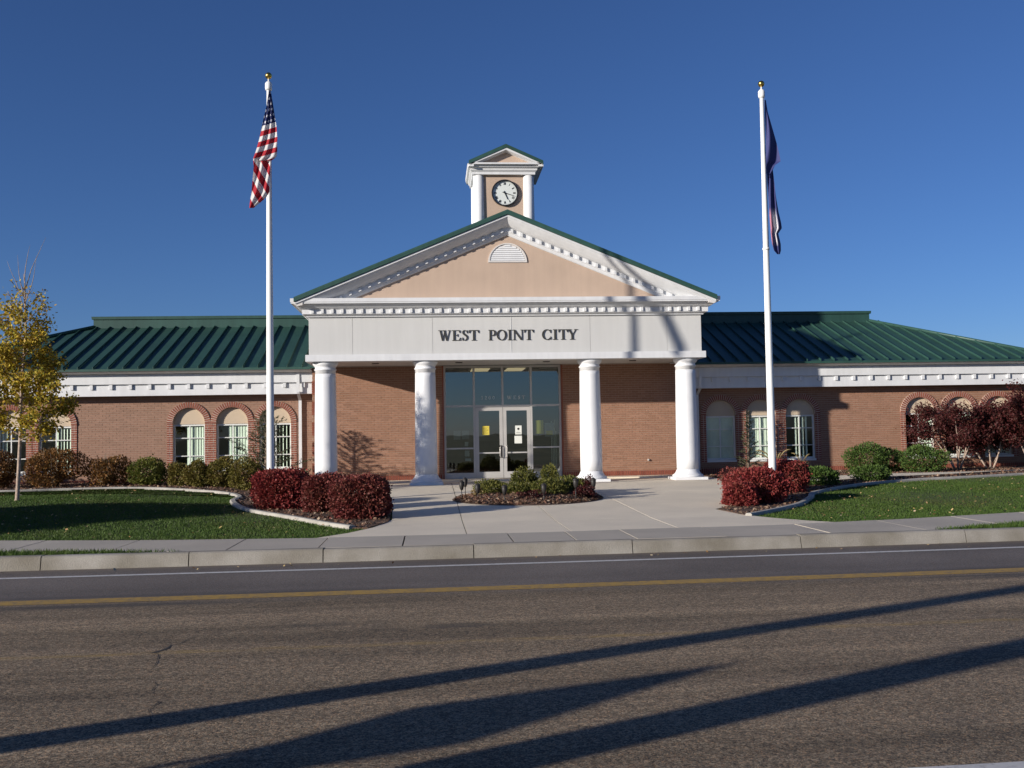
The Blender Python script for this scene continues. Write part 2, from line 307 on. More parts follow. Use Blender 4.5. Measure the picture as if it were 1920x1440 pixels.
class MB:
    def __init__(s): s.v = []; s.f = []; s.sm = []
    def add(s, vs, fs, smooth=False):
        b = len(s.v); s.v.extend([tuple(p) for p in vs]); s.f.extend([tuple(i + b for i in f) for f in fs]); s.sm.extend([smooth] * len(fs)); return s
    def box(s, x0, x1, y0, y1, z0, z1):
        return s.add([(x0, y0, z0), (x1, y0, z0), (x1, y1, z0), (x0, y1, z0), (x0, y0, z1), (x1, y0, z1), (x1, y1, z1), (x0, y1, z1)],
                     [(0, 3, 2, 1), (4, 5, 6, 7), (0, 1, 5, 4), (1, 2, 6, 5), (2, 3, 7, 6), (3, 0, 4, 7)])
    def front(s, poly, y0, y1):
        """polygon in x,z (anticlockwise seen from -Y) pushed from y0 (front) to y1 (back)"""
        n = len(poly); vs = [(x, y0, z) for x, z in poly] + [(x, y1, z) for x, z in poly]
        return s.add(vs, [tuple(range(n)), tuple(range(2 * n - 1, n - 1, -1))] + [(i, i + n, (i + 1) % n + n, (i + 1) % n) for i in range(n)])
    def flat(s, poly, z0, z1):
        """polygon in x,y from z0 to z1; z1 may be a function of (x,y)"""
        n = len(poly); zf = z1 if callable(z1) else (lambda x, y: z1)
        z0f = z0 if callable(z0) else (lambda x, y: z0)
        vs = [(x, y, zf(x, y)) for x, y in poly] + [(x, y, z0f(x, y)) for x, y in poly]
        return s.add(vs, [tuple(range(n)), tuple(range(2 * n - 1, n - 1, -1))] + [(i, i + n, (i + 1) % n + n, (i + 1) % n) for i in range(n)])
    def lathe(s, prof, c=(0, 0), n=32, a0=0.0):
        """prof [(r,z)] bottom to top about the vertical axis at c"""
        vs = []; fs = []
        for r, z in prof:
            for k in range(n):
                a = a0 + 2 * math.pi * k / n; vs.append((c[0] + r * math.cos(a), c[1] + r * math.sin(a), z))
        for i in range(len(prof) - 1):
            for k in range(n):
                fs.append((i * n + k, i * n + (k + 1) % n, (i + 1) * n + (k + 1) % n, (i + 1) * n + k))
        s.add(vs, fs, True); b = len(s.v) - len(vs)
        s.f.append(tuple(b + (len(prof) - 1) * n + k for k in range(n))); s.sm.append(False)
        s.f.append(tuple(b + k for k in range(n - 1, -1, -1))); s.sm.append(False)
        return s
    def tube(s, pts, rad, n=6):
        pts = [Vector(p) for p in pts]; rad = rad if isinstance(rad, (list, tuple)) else [rad] * len(pts)
        vs = []; fs = []
        for i, p in enumerate(pts):
            d = (pts[min(i + 1, len(pts) - 1)] - pts[max(i - 1, 0)]).normalized()
            a = d.orthogonal().normalized() if abs(d.z) < 0.9 else Vector((1, 0, 0)).cross(d).normalized()
            if abs(d.z) < 0.9: a = Vector((0, 0, 1)).cross(d).normalized()
            b = d.cross(a)
            for k in range(n):
                t = 2 * math.pi * k / n; vs.append(p + (a * math.cos(t) + b * math.sin(t)) * rad[i])
        for i in range(len(pts) - 1):
            for k in range(n): fs.append((i * n + k, i * n + (k + 1) % n, (i + 1) * n + (k + 1) % n, (i + 1) * n + k))
        fs.append(tuple(range(n - 1, -1, -1))); fs.append(tuple((len(pts) - 1) * n + k for k in range(n)))
        return s.add(vs, fs, True)
    def sweep(s, path, prof, closed_prof=True):
        """path: xy polyline; prof: [(offset to the right of travel, z)]; mitred corners"""
        P = [Vector((p[0], p[1])) for p in path]; rings = []
        for i in range(len(P)):
            d0 = (P[i] - P[i - 1]).normalized() if i else None
            d1 = (P[i + 1] - P[i]).normalized() if i < len(P) - 1 else None
            d0 = d0 or d1; d1 = d1 or d0
            n0 = Vector((d0.y, -d0.x)); n1 = Vector((d1.y, -d1.x)); m = (n0 + n1).normalized(); k = 1 / max(0.3, m.dot(n0))
            rings.append([(P[i].x + m.x * o * k, P[i].y + m.y * o * k, z) for o, z in prof])
        n = len(prof); vs = [v for r in rings for v in r]; fs = []
        for i in range(len(P) - 1):
            for k in range(n if closed_prof else n - 1):
                fs.append((i * n + k, (i + 1) * n + k, (i + 1) * n + (k + 1) % n, i * n + (k + 1) % n))
        if closed_prof:
            fs.append(tuple(range(n))); fs.append(tuple((len(P) - 1) * n + k for k in range(n - 1, -1, -1)))
        return s.add(vs, fs)
    def mesh(s, name, material):
        me = bpy.data.meshes.new(name); me.from_pydata(s.v, [], s.f)
        me.polygons.foreach_set('use_smooth', np.array(s.sm, bool)); me.materials.append(material); me.update()
        import bmesh
        bm = bmesh.new(); bm.from_mesh(me); bmesh.ops.recalc_face_normals(bm, faces=bm.faces); bm.to_mesh(me); bm.free()
        return me
    def build(s, name, material, parent=None):
        o = link(bpy.data.objects.new(name, s.mesh(name, material)), parent); return o

def clip_poly(poly, a, b, c):
    """keep the part of a polygon where a*x+b*y<=c"""
    out = []
    for i in range(len(poly)):
        p, q = poly[i], poly[(i + 1) % len(poly)]; dp = a * p[0] + b * p[1] - c; dq = a * q[0] + b * q[1] - c
        if dp <= 0: out.append(p)
        if (dp < 0 < dq) or (dq < 0 < dp):
            t = dp / (dp - dq); out.append((p[0] + t * (q[0] - p[0]), p[1] + t * (q[1] - p[1])))
    return out
def in_poly(x, y, poly):
    c = np.zeros(np.shape(x), bool); n = len(poly)
    for i in range(n):
        x0, y0 = poly[i]; x1, y1 = poly[i - 1]
        k = ((y0 > y) != (y1 > y)) & (x < (x1 - x0) * (y - y0) / ((y1 - y0) or 1e-9) + x0); c ^= k
    return c
def smooth_line(pts, n=6):
    out = []
    for i in range(len(pts) - 1):
        p0 = pts[max(0, i - 1)]; p1 = pts[i]; p2 = pts[i + 1]; p3 = pts[min(len(pts) - 1, i + 2)]
        for k in range(n):
            t = k / n
            out.append(tuple(0.5 * (2 * b + (c - a) * t + (2 * a - 5 * b + 4 * c - d) * t * t + (3 * b - a - 3 * c + d) * t ** 3) for a, b, c, d in zip(p0, p1, p2, p3)))
    out.append(tuple(pts[-1])); return out
# ------------------------------------------------------------------ the setting: ground, road, kerb, pavement, lawn, beds
RZ = -0.39
def Yk(x):
    if x < -14: return Yk(-14) + (x + 14) * -0.0146
    if x > 14: return Yk(14) + (x - 14) * 0.0806
    return -13.42 + 0.033 * x + 0.0017 * x * x
def ss(t): t = max(0.0, min(1.0, t)); return t * t * (3 - 2 * t)
def GZ(y, x=0.0):
    z = -0.22 if y < -9.5 else (min(0.0, -0.22 + 0.22 * (y + 9.5) / 9.0) if y < 0 else 0.0)
    if x < -5.0: z += ss((-x - 5.6) / 5.0) * (0.215 * ss((y + 10.6) / 5.4) if y < -5 else 0.215 - 0.10 * ss((y + 5) / 5.0))   # low berm on one side
    if x > 7.0: z += 0.05 * ss((x - 7) / 4) * ss((y + 8.5) / 5)
    return z

g = MB(); g.add([(-3000, -3000, -0.46), (3000, -3000, -0.46), (3000, 3000, -0.46), (-3000, 3000, -0.46)], [(0, 1, 2, 3)])
tag(g.build('ground', M['earth']), 'open ground reaching far beyond the road and lawn', None, None, 'structure')

def strip(name, off0, off1, z, material, x0=-90, x1=90, n=120, uv=False, parent=None):
    xs = np.linspace(x0, x1, n); V = []; F = []; U = []
    for x in xs:
        for o in (off0, off1):
            V.append((x, Yk(x) - o, z)); U.append((x, o))
    for i in range(n - 1): F.append((2 * i, 2 * i + 1, 2 * i + 3, 2 * i + 2))
    me = mesh_np(name, V, F, material)
    if uv:
        lay = me.uv_layers.new(name='road'); idx = np.zeros(len(me.loops), np.int32); me.loops.foreach_get('vertex_index', idx)
        lay.data.foreach_set('uv', np.array(U, np.float32)[idx].ravel())
    return link(bpy.data.objects.new(name, me), parent)
road = tag(strip('road', -0.05, 11.0, RZ, M['road'], uv=True), 'worn two lane asphalt road with coarse near lane', None, None, 'structure')
tag(strip('white_edge_line', 0.71, 0.84, RZ + 0.004, M['wline'], parent=road), 'thin white line nearer the kerb', None, None, 'structure')
tag(strip('yellow_centre_line', 2.76, 3.07, RZ + 0.004, M['yline'], parent=road), 'worn yellow line along the road', None, None, 'structure')
tag(strip('near_edge_line', 9.56, 9.70, RZ + 0.004, M['wline'], parent=road), 'white line at the near edge of the road', None, None, 'structure')
def crack(pts, w):
    c = MB(); p = smooth_line(pts, 3); L = []; Rr = []
    for i, (x, y) in enumerate(p):
        x += rnd.uniform(-.025, .025); y += rnd.uniform(-.025, .025); k = w * rnd.uniform(.35, 1.2) * (0.3 if i in (0, len(p) - 1) else 1); x += rnd.uniform(-.012, .012)
        L.append((x - k, y, RZ + .003)); Rr.append((x + k, y, RZ + .003))
    n = len(p); c.add(L + Rr, [(i, i + n, i + n + 1, i + 1) for i in range(n - 1)])
    return c.build('crack', M['tar'], road)
crack([(-4.22, -18.55), (-4.30, -18.85), (-4.40, -19.1)], 0.005)
crack([(-4.40, -19.08), (-4.44, -19.3), (-4.50, -19.42)], 0.022)
crack([(-4.46, -19.4), (-4.38, -19.7), (-4.32, -20.0)], 0.005)
crack([(-4.20, -20.4), (-4.14, -20.65), (-4.09, -20.85)], 0.004)
crack([(-4.05, -21.0), (-4.0, -21.2), (-3.95, -21.45), (-3.92, -21.55)], 0.006)
crack([(-4.47, -19.38), (-4.9, -19.42), (-5.6, -19.44)], 0.008)
crack([(1.3, -16.35), (2.0, -16.55), (2.8, -16.62), (3.6, -16.6), (4.6, -16.58)], 0.02)
crack([(4.0, -19.6), (4.6, -19.3), (5.2, -19.2), (6.0, -19.1)], 0.015)
crack([(3.4, -19.05), (4.2, -18.95), (5.0, -18.98), (5.8, -18.8)], 0.015)
crack([(3.05, -21.4), (3.3, -21.7), (3.45, -22.1)], 0.012)

# lawn terrain
xs = np.concatenate([np.linspace(-120, -22, 15), np.arange(-21.5, 21.6, 0.5), np.linspace(22, 120, 15)])
vs = np.concatenate([np.linspace(0, 16, 33), np.linspace(17, 120, 15)])
V = []; F = []
for x in xs:
    for v in vs:
        y = Yk(x) + 0.12 + v; V.append((x, y, GZ(y, x) - 0.014 + (0.015 * math.sin(x * 0.9) * math.sin(y * 0.7) if -9 < y < -1 else 0)))
nv = len(vs)
for i in range(len(xs) - 1):
    for j in range(nv - 1): F.append((i * nv + j, (i + 1) * nv + j, (i + 1) * nv + j + 1, i * nv + j + 1))
lawn = link(bpy.data.objects.new('lawn', mesh_np('lawn', V, F, M['soil'], True)))
tag(lawn, 'mown green lawn between the pavement and the planting beds', None, None, 'structure')

# kerb stones
kerb = strip('kerb', -0.17, -0.05, -0.30, M['joint'], -40, 40, 60)
tag(kerb, 'pale concrete kerb in long cast lengths along the road', None, None, 'structure')
kj = [-38, -34, -30, -26, -23, -20, -17.2, -14.6, -12.1, -9.7, -7.55, -5.56, -3.71, -1.58, 0.74, 3.3, 5.92, 8.5, 11.1, 13.7, 16.4, 19, 22, 26, 30, 34, 38]
for a, b in zip(kj[:-1], kj[1:]):
    q = MB(); px = np.linspace(a + .007, b - .007, 6); dz = rnd.uniform(-.006, .006)
    q.sweep([(x, Yk(x)) for x in px], [(0.0, -0.46), (0.0, RZ + .01), (-0.035, -0.222 + dz), (-0.06, -0.204 + dz), (-0.19, -0.202 + dz), (-0.19, -0.46)])
    q.build('kerb_stone', M['kerb'], kerb)

# pavement slabs
back = [(-60, -5.0), (-30, -8.2), (-18, -9.6), (-12, -10.45), (-9.15, -10.96), (-6.45, -11.55), (-3.93, -11.83), (0, -11.78), (3.75, -11.5), (6.03, -11.0), (8.64, -10.2), (14, -8.5), (30, -3), (60, 8)]
def swb(x): return float(np.interp(x, [p[0] for p in back], [p[1] for p in back]))
def swf(x):
    k = Yk(x) + 0.195
    if x < -5.6: k = float(np.interp(x, [-60, -14, -8.44, -6.88, -5.6], [-7.0, -11.95, -12.70, -12.98, Yk(-5.6) + .195]))
    if x > 5.4: k = float(np.interp(x, [5.4, 6.2, 7.2, 8.5, 14, 60], [Yk(5.4) + .195, -12.62, -12.2, -11.78, -10.1, 6.4]))
    return k
sidewalk = MB()
px = np.linspace(-50, 50, 140)
sidewalk.flat([(x, swf(x) + .03) for x in px] + [(x, swb(x) - .03) for x in px[::-1]], -0.40, -0.245)
sidewalk = tag(sidewalk.build('sidewalk', M['joint']), 'grey concrete sidewalk of cast slabs behind the kerb', None, None, 'structure')
sj = [-29, -26, -23, -20, -17.4, -14.8, -13.2, -11.6, -10, -8.35, -6.8, -5.1, -3.8, -2.6, -0.98, -0.05, 0.85, 2.23, 3.85, 5.4, 6.95, 8.5, 10.1, 11.7, 13.3, 15, 17, 20, 23, 26, 29]
for a, b in zip(sj[:-1], sj[1:]):
    q = MB(); px = np.linspace(a + .011, b - .011, 6); dz = rnd.uniform(-.003, .003)
    q.flat([(x, swf(x)) for x in px] + [(x, swb(x)) for x in px[::-1]], -0.30, -0.205 + dz); q.build('slab', M['conc2'], sidewalk)

# forecourt slabs
plaza_poly = [(-4.0, -11.83), (-3.55, -11.1), (-3.2, -10.2), (-2.92, -8.8), (-3.0, -6.6), (-3.17, -4.06), (-4.4, -1.9), (-5.9, -0.6), (-6.0, 2.6), (6.0, 2.6), (5.95, -0.5), (5.55, -2.2),
              (5.1, -4.4), (4.2, -7.2), (3.42, -8.25), (3.60, -9.3), (3.95, -10.2), (4.35, -10.9), (4.75, -11.42), (3.75, -11.5), (0, -11.78)]
pl = MB()
for a, b in ((-12, -9.5), (-9.5, -0.5), (-0.5, 3)):
    c = clip_poly(clip_poly(plaza_poly, 0, -1, -a), 0, 1, b)
    pl.flat(c, lambda x, y: GZ(y) - .2, lambda x, y: GZ(y) - .022)
plaza = tag(pl.build('forecourt', M['joint']), 'pale concrete forecourt in front of the columns', None, None, 'structure')
xc = [-9, -1.62, 0.06, 1.85, 9]; yc = [-12, -9.5, -6.9, -3.7, -0.5, 3]
for xa, xb in zip(xc[:-1], xc[1:]):
    for ya, yb in zip(yc[:-1], yc[1:]):
        gx, gy = .008, (.002 if (ya, yb) == (-6.9, -3.7) else .006)
        c = plaza_poly
        for a, b, k in ((-1, 0, -(xa + gx)), (1, 0, xb - gx), (0, -1, -(ya + .002)), (0, 1, yb - (.009 if yb in (-3.7, -0.5) else .002))): c = clip_poly(c, a, b, k)
        if len(c) > 2:
            q = MB(); q.flat(c, lambda x, y: GZ(y) - .1, lambda x, y: GZ(y) + .012); q.build('slab', M['conc'], plaza)
st = MB(); st.box(-5.66, 5.66, 1.75, 2.58, -.05, .055)
tag(st.build('porch_step', M['conc'], plaza), None, None, None, 'structure')

# planting beds
edgeL = [(-24, -3.2), (-17, -1.9), (-13.0, -1.35), (-11.55, -0.95), (-9.75, -0.9), (-8.4, -1.45), (-7.30, -2.2), (-6.75, -3.3), (-6.68, -4.5), (-6.05, -6.3), (-4.71, -8.37), (-3.55, -10.25)]
edgeR = [(3.66, -9.62), (4.5, -8.75), (5.33, -7.73), (6.1, -6.3), (6.68, -5.12), (8.29, -3.55), (10.05, -2.72), (11.75, -2.25), (14.0, -1.5), (17, -0.6), (24, 1.5)]
eL, eR = smooth_line(edgeL, 6), smooth_line(edgeR, 6)
bedL = eL + [(-3.28, -10.3), (-2.97, -9.2), (-2.97, -8.0), (-3.05, -6.0), (-3.2, -4.0), (-4.4, -1.85), (-5.95, -0.55), (-6.03, 3.3), (-24, 3.3)]
bedR = [(3.47, -8.3), (3.62, -9.3)] + eR + [(24, 3.3), (6.03, 3.3), (6.0, -0.5), (5.6, -2.2), (5.15, -4.4), (4.25, -7.2)]
for nm, poly, lb in (('mulch_bed', bedL, 'brown mulch bed along the wing left of the columns'), ('mulch_bed', bedR, 'brown mulch bed along the wing right of the columns')):
    q = MB()
    for y0 in np.arange(-11, 3.4, 0.5):
        c = clip_poly(clip_poly(poly, 0, -1, -y0), 0, 1, y0 + 0.5)
        for x0 in np.arange(-24, 24, 1.0):
            e_ = clip_poly(clip_poly(c, -1, 0, -x0), 1, 0, x0 + 1.0) if len(c) > 2 else []
            if len(e_) > 2: q.flat(e_, lambda x, y: GZ(y, x) - .1, lambda x, y: GZ(y, x) + .024)
    tag(q.build(nm, M['mulch']), lb, None, None, 'structure')
q = MB(); ring = [(0.0 + 1.72 * math.cos(t), -4.95 + 1.72 * math.sin(t)) for t in np.linspace(0, 2 * math.pi, 40, endpoint=False)]
vs_ = [(x, y, GZ(y) + .022) for x, y in ring] + [(0.55 * x, -4.95 + 0.55 * (y + 4.95), GZ(-4.95) + .14) for x, y in ring] + [(0, -4.95, GZ(-4.95) + .17)]
q.add(vs_, [(i, (i + 1) % 40, 40 + (i + 1) % 40, 40 + i) for i in range(40)] + [(40 + i, 40 + (i + 1) % 40, 80) for i in range(40)], True)
tag(q.build('round_bed', M['mulch']), 'round mulch bed set in the middle of the forecourt', None, None, 'structure')
# light walk between shrubs and lawn on the far side
wp = smooth_line([(7.0, -2.3), (8.6, -1.9), (10.3, -1.5), (12, -1.1), (14, -.3), (18, 1.0)], 4)
wq = smooth_line([(7.0, -1.2), (8.6, -.7), (10.3, -.4), (12, -.35), (14, .0), (18, 1.25)], 4)
wk = MB(); n = len(wp); wk.add([(x, y, GZ(y, x) + .046) for x, y in wp] + [(x, y, GZ(y, x) + .046) for x, y in wq], [(i, i + 1, i + 1 + n, i + n) for i in range(n - 1)])
tag(wk.build('garden_path', M['conc']), 'short pale concrete path behind the lawn near the junipers', None, None, 'structure')

def edging(line, label):
    d = MB(); L = [Vector((a, b)) for a, b in line]; prof = [(-.065, -.1), (-.065, .04), (-.045, .062), (.045, .062), (.065, .04), (.065, -.1)]
    n = len(prof); V = []
    for i, p in enumerate(L):
        t = (L[min(i + 1, len(L) - 1)] - L[max(0, i - 1)]).normalized(); nn = Vector((-t.y, t.x))
        V += [(p.x + nn.x * o, p.y + nn.y * o, GZ(p.y, p.x) + z) for o, z in prof]
    d.add(V, [(i * n + k, i * n + k + 1, (i + 1) * n + k + 1, (i + 1) * n + k) for i in range(len(L) - 1) for k in range(n - 1)] + [tuple(range(n)), tuple((len(L) - 1) * n + k for k in range(n - 1, -1, -1))])
    tag(d.build('lawn_edging', M['edging']), label, None, None, 'structure')
edging(eL, 'white cast edging curving round the lawn with the yellow tree')
edging(eR, 'white cast edging curving round the lawn beside the junipers')

# grass blades, mulch chips, fallen leaves
def blades(name, x, y, z, h, w, material):
    n = len(x); a = nr.uniform(0, 2 * np.pi, n); lean = nr.normal(0, .45, (n, 2)) * h[:, None]
    dx, dy = np.cos(a) * w, np.sin(a) * w
    V = np.stack([np.stack([x - dx, y - dy, z], 1), np.stack([x + dx, y + dy, z], 1), np.stack([x + lean[:, 0], y + lean[:, 1], z + h], 1)], 1).reshape(-1, 3)
    return link(bpy.data.objects.new(name, mesh_np(name, V, np.arange(3 * n).reshape(-1, 3), material)))
def scatter_ok(x, y):
    swb_ = np.interp(x, [p[0] for p in back], [p[1] for p in back])
    ok = (y > swb_ + .02 + nr.uniform(-.03, .05, len(x))) & ~in_poly(x, y, bedL) & ~in_poly(x, y, bedR) & ~in_poly(x, y, plaza_poly)
    return ok & (y < 2.5)
N = 560000
x = nr.uniform(-17.5, 15.5, N); y = nr.uniform(-12, 1.0, N); k = scatter_ok(x, y)
x, y = x[k], y[k]; z = np.array([GZ(b, a) for a, b in zip(x, y)]) - .014
gr = blades('grass', x, y, z, nr.uniform(.02, .042, len(x)), np.full(len(x), .008), M['blade'])
tag(gr, 'short green autumn grass of the lawn', None, None, 'stuff')
N = 90000
x = np.concatenate([nr.uniform(-14, -5.5, N), nr.uniform(5.4, 14, N)]); y = nr.uniform(-13.6, -9, 2 * N)
yk = np.array([Yk(a) for a in x]); sf = np.array([swf(a) for a in x]); k = (y > yk + .2 + nr.uniform(-.02, .03, 2 * N)) & (y < sf - nr.uniform(-.03, .03, 2 * N)) & (sf - yk > .23)
x, y = x[k], y[k]
tag(blades('verge_grass', x, y, np.full(len(x), -.235), nr.uniform(.03, .09, len(x)), np.full(len(x), .009), M['blade']), 'thin strip of grass between kerb and sidewalk', None, None, 'stuff')
def chips(name, x, y, z, s, material, label, flat=.5):
    n = len(x); a = nr.uniform(0, 6.283, n); u = np.stack([np.cos(a), np.sin(a), nr.normal(0, flat, n)], 1) * s[:, None]
    v = np.stack([-np.sin(a), np.cos(a), nr.normal(0, flat, n)], 1) * (s * nr.uniform(.3, .9, n))[:, None]
    c = np.stack([x, y, z], 1); V = np.stack([c - u, c - v, c + u, c + v], 1).reshape(-1, 3)
    return tag(link(bpy.data.objects.new(name, mesh_np(name, V, np.arange(4 * n).reshape(-1, 4), material))), label, None, None, 'stuff')
N = 60000
x = nr.uniform(-15, 15.5, N); y = nr.uniform(-10.5, 2.9, N); k = (in_poly(x, y, bedL) | in_poly(x, y, bedR)) & ~in_poly(x, y, wp + wq[::-1]); x, y = x[k], y[k]
chips('mulch_chips', x, y, np.array([GZ(b, a) for a, b in zip(x, y)]) + .035, nr.uniform(.015, .045, len(x)), M['chips'], 'loose bark chips over the planting beds')
N = 5000
r = 1.68 * np.sqrt(nr.uniform(0, 1, N)); t = nr.uniform(0, 6.283, N); x = r * np.cos(t); y = -4.95 + r * np.sin(t)
chips('bark_chips', x, y, np.array([GZ(b) for b in y]) + .035 + np.interp(r, [0, .946, 1.72], [.15, .12, .0]), nr.uniform(.018, .055, N), M['chips'], 'loose bark and pebbles on the round bed')
x = np.concatenate([nr.uniform(-15, -3.5, 600), nr.uniform(3.8, 15, 1100)]); y = nr.uniform(-11.8, .5, 1700); k = scatter_ok(x, y); x, y = x[k], y[k]
chips('fallen_leaves', x, y, np.array([GZ(b, a) for a, b in zip(x, y)]) + .045, nr.uniform(.014, .036, len(x)), M['litter'], 'scattered pale fallen leaves on the lawn', .3)
x = nr.uniform(-9, 9, 60); y = np.array([Yk(a) for a in x]) - np.abs(nr.normal(0, .25, 60)) - .03
chips('gutter_leaves', x, y, np.full(60, RZ + .015), nr.uniform(.012, .028, 60), M['litter'], 'few small leaves lying along the kerb', .3)
# ------------------------------------------------------------------ the city hall
H = empty('city_hall', (0, 2.6, 0), 'low brick city hall with white columned portico, green metal roof and clock tower', 'building')
HS, D, WY = 3.447, 2.62, 3.25        # soffit height, entrance wall, wing wall
m = MB(); m.box(-16.95, 16.95, WY + .35, 12.5, -.3, .02); m.box(-5.6, 5.6, D + .2, WY + .345, -.3, .0199); m.build('floor_slab', M['carpet'], H)

# ---- brick laying
CH, BL, GAP = 0.0677, 0.203, 0.010
def brick_mesh(l, h=CH - GAP, d=0.03):
    b = MB(); b.box(0, l, 0, d, 0, h); b.f = b.f[:1] + b.f[1:5] + b.f[5:]; return b
def lay(x0, x1, z0, z1, yf, blocked, first=0.0):
    """list of (x, z, len) of a running bond; blocked(z) gives x intervals to leave out"""
    out = []; n = int((z1 - z0) / CH + .01)
    for i in range(n):
        z = z0 + i * CH; zc = z + CH / 2; free = [(x0, x1)]
        for a, b in blocked(zc):
            nf = []
            for p, q in free:
                if b <= p or a >= q: nf.append((p, q)); continue
                if a > p: nf.append((p, a))
                if b < q: nf.append((b, q))
            free = nf
        for p, q in free:
            k = math.floor((p - first) / BL) - 1
            while True:
                s = first + (k + (.5 if i % 2 else 0)) * BL; e = s + BL - .007; k += 1
                if s > q: break
                a, b = max(s, p), min(e, q)
                if b - a > 0.02: out.append((a, z, b - a))
    return out
def brick_field(lst, yf, parent, material, singles=0):
    lst = sorted(lst, key=lambda b: -b[2]); full = {}
    one = []
    for i, (x, z, l) in enumerate(lst):
        dy = rnd.uniform(-.003, .0015)
        if singles and abs(l - (BL - .007)) < 1e-6 and 0.3 < z < 2.9 and len(one) < singles and -5.0 < x < -2.2:
            one.append((x, yf + dy, z)); continue
        full[i] = (x, z, l, dy)
    b = MB()
    for x, z, l, dy in full.values():
        v0 = len(b.v); y0, y1, h = yf + dy, yf + .03, CH - GAP
        b.v.extend([(x, y0, z), (x + l, y0, z), (x + l, y0, z + h), (x, y0, z + h), (x, y1, z), (x + l, y1, z), (x + l, y1, z + h), (x, y1, z + h)])
        for f in ((0, 1, 2, 3), (0, 4, 5, 1), (1, 5, 6, 2), (2, 6, 7, 3), (3, 7, 4, 0)): b.f.append(tuple(k + v0 for k in f)); b.sm.append(False)
    me = bpy.data.meshes.new('bricks'); me.from_pydata(b.v, [], b.f); me.materials.append(material)
    o = link(bpy.data.objects.new('bricks', me), parent); tag(o, kind='stuff')
    if one:
        bm_ = MB(); bm_.box(0, BL - .007, 0, .03, 0, CH - GAP); bme = bm_.mesh('brick', MBR)
        for p in one: inst('brick', bme, parent, p)
    return o
# single bricks share one mesh, so their tone comes from the object's own random number
MBR = island_mat('single red brown brick', BR, 0.9, bump=0.4)
_n, _l = MBR.node_tree.nodes, MBR.node_tree.links
_oi = _n.new('ShaderNodeObjectInfo'); _rp = [k for k in _n if k.type == 'VALTORGB'][0]; _l.new(_oi.outputs['Random'], _rp.inputs['Fac'])

# ---- entrance wall
ews = []
for s in (-1, 1):
    a, b = sorted((s * 1.83, s * 5.70)); e = MB(); P_ = [(s * 1.83, D + .006), (s * 5.70, D + .006), (s * 5.70, 6.4), (s * 5.42, 6.4), (s * 5.42, D + .30), (s * 1.83, D + .30)]
    e.flat(P_, 0, HS + .3); ews.append(e.build('entrance_wall', M['mortar'], H))
nob = lambda z: []
brick_field(lay(-5.70, -1.83, 0.205, HS + .02, D, nob), D, ews[0], M['brick'], 300)
brick_field(lay(1.83, 5.70, 0.205, HS + .02, D, nob), D, ews[1], M['brick'])
def soldier(x0, x1, yf, z0, parent, blocked=()):
    b = MB(); x = x0
    while x < x1 - .03:
        if not any(a < x + .03 < c for a, c in blocked):
            b.box(x, x + .051, yf - .012 + rnd.uniform(-.003, .003), yf + .03, z0, z0 + .195)
        x += CH
    o = b.build('soldier_course', M['brickd'], parent); tag(o, kind='stuff')
soldier(-5.70, -1.84, D, 0.003, ews[0]); soldier(1.84, 5.70, D, 0.003, ews[1])
# raised brick quoins at the corners of the entrance block
qb = MB()
for r in range(6):
    for s in (0, 1):
        xa = 0 if s == 0 else .21 - (.1 if r % 2 else 0)
        qb.box(0 if s == 0 else (.208 if r % 2 == 0 else .105), (.20 if r % 2 == 0 else .097) if s == 0 else .305, 0, .05, r * CH, r * CH + CH - GAP)
qm = qb.mesh('quoin', M['brickd'])
for z0 in (0.21, 0.82, 1.43, 2.04, 2.65):
    inst('quoin', qm, ews[0], (-5.712, D - .028, z0)); inst('quoin', qm, ews[1], (5.407, D - .028, z0))
hb = MB(); hb.lathe([(.03, 0), (.035, .02), (.02, .05)], n=10); hm = hb.mesh('hose_tap', M['alu']); inst('hose_tap', hm, ews[1], (4.42, D - .01, .52), (R_(90), 0, 0))

# ---- wings
OPEN, SPR, SILL, HEAD, RING = 0.475, 1.855, 0.455, 1.83, 0.165
WX = [6.89, 8.17, 9.45, 13.36, 14.66, 15.95]
arch_b = MB(); arch_b.front([(-.0185, OPEN), (.0185, OPEN), (.0245, OPEN + RING), (-.0245, OPEN + RING)], -.040, -.02)
MAR = island_mat('single dark red brick', [(0.20, 0.062, 0.040), (0.25, 0.08, 0.05), (0.28, 0.095, 0.06), (0.23, 0.07, 0.045)], 0.9, bump=0.4)
_n, _l = MAR.node_tree.nodes, MAR.node_tree.links
_oi = _n.new('ShaderNodeObjectInfo'); _rp = [k for k in _n if k.type == 'VALTORGB'][0]; _l.new(_oi.outputs['Random'], _rp.inputs['Fac'])
arch_me = arch_b.mesh('arch_brick', MAR)
jb = MB(); jb.box(0, RING, -.022, .10, 0, CH - GAP); jamb_me = jb.mesh('jamb_brick', MAR)
def arc(cx, r, n=18, z=SPR): return [(cx + r * math.cos(t), z + r * math.sin(t)) for t in np.linspace(0, math.pi, n)]

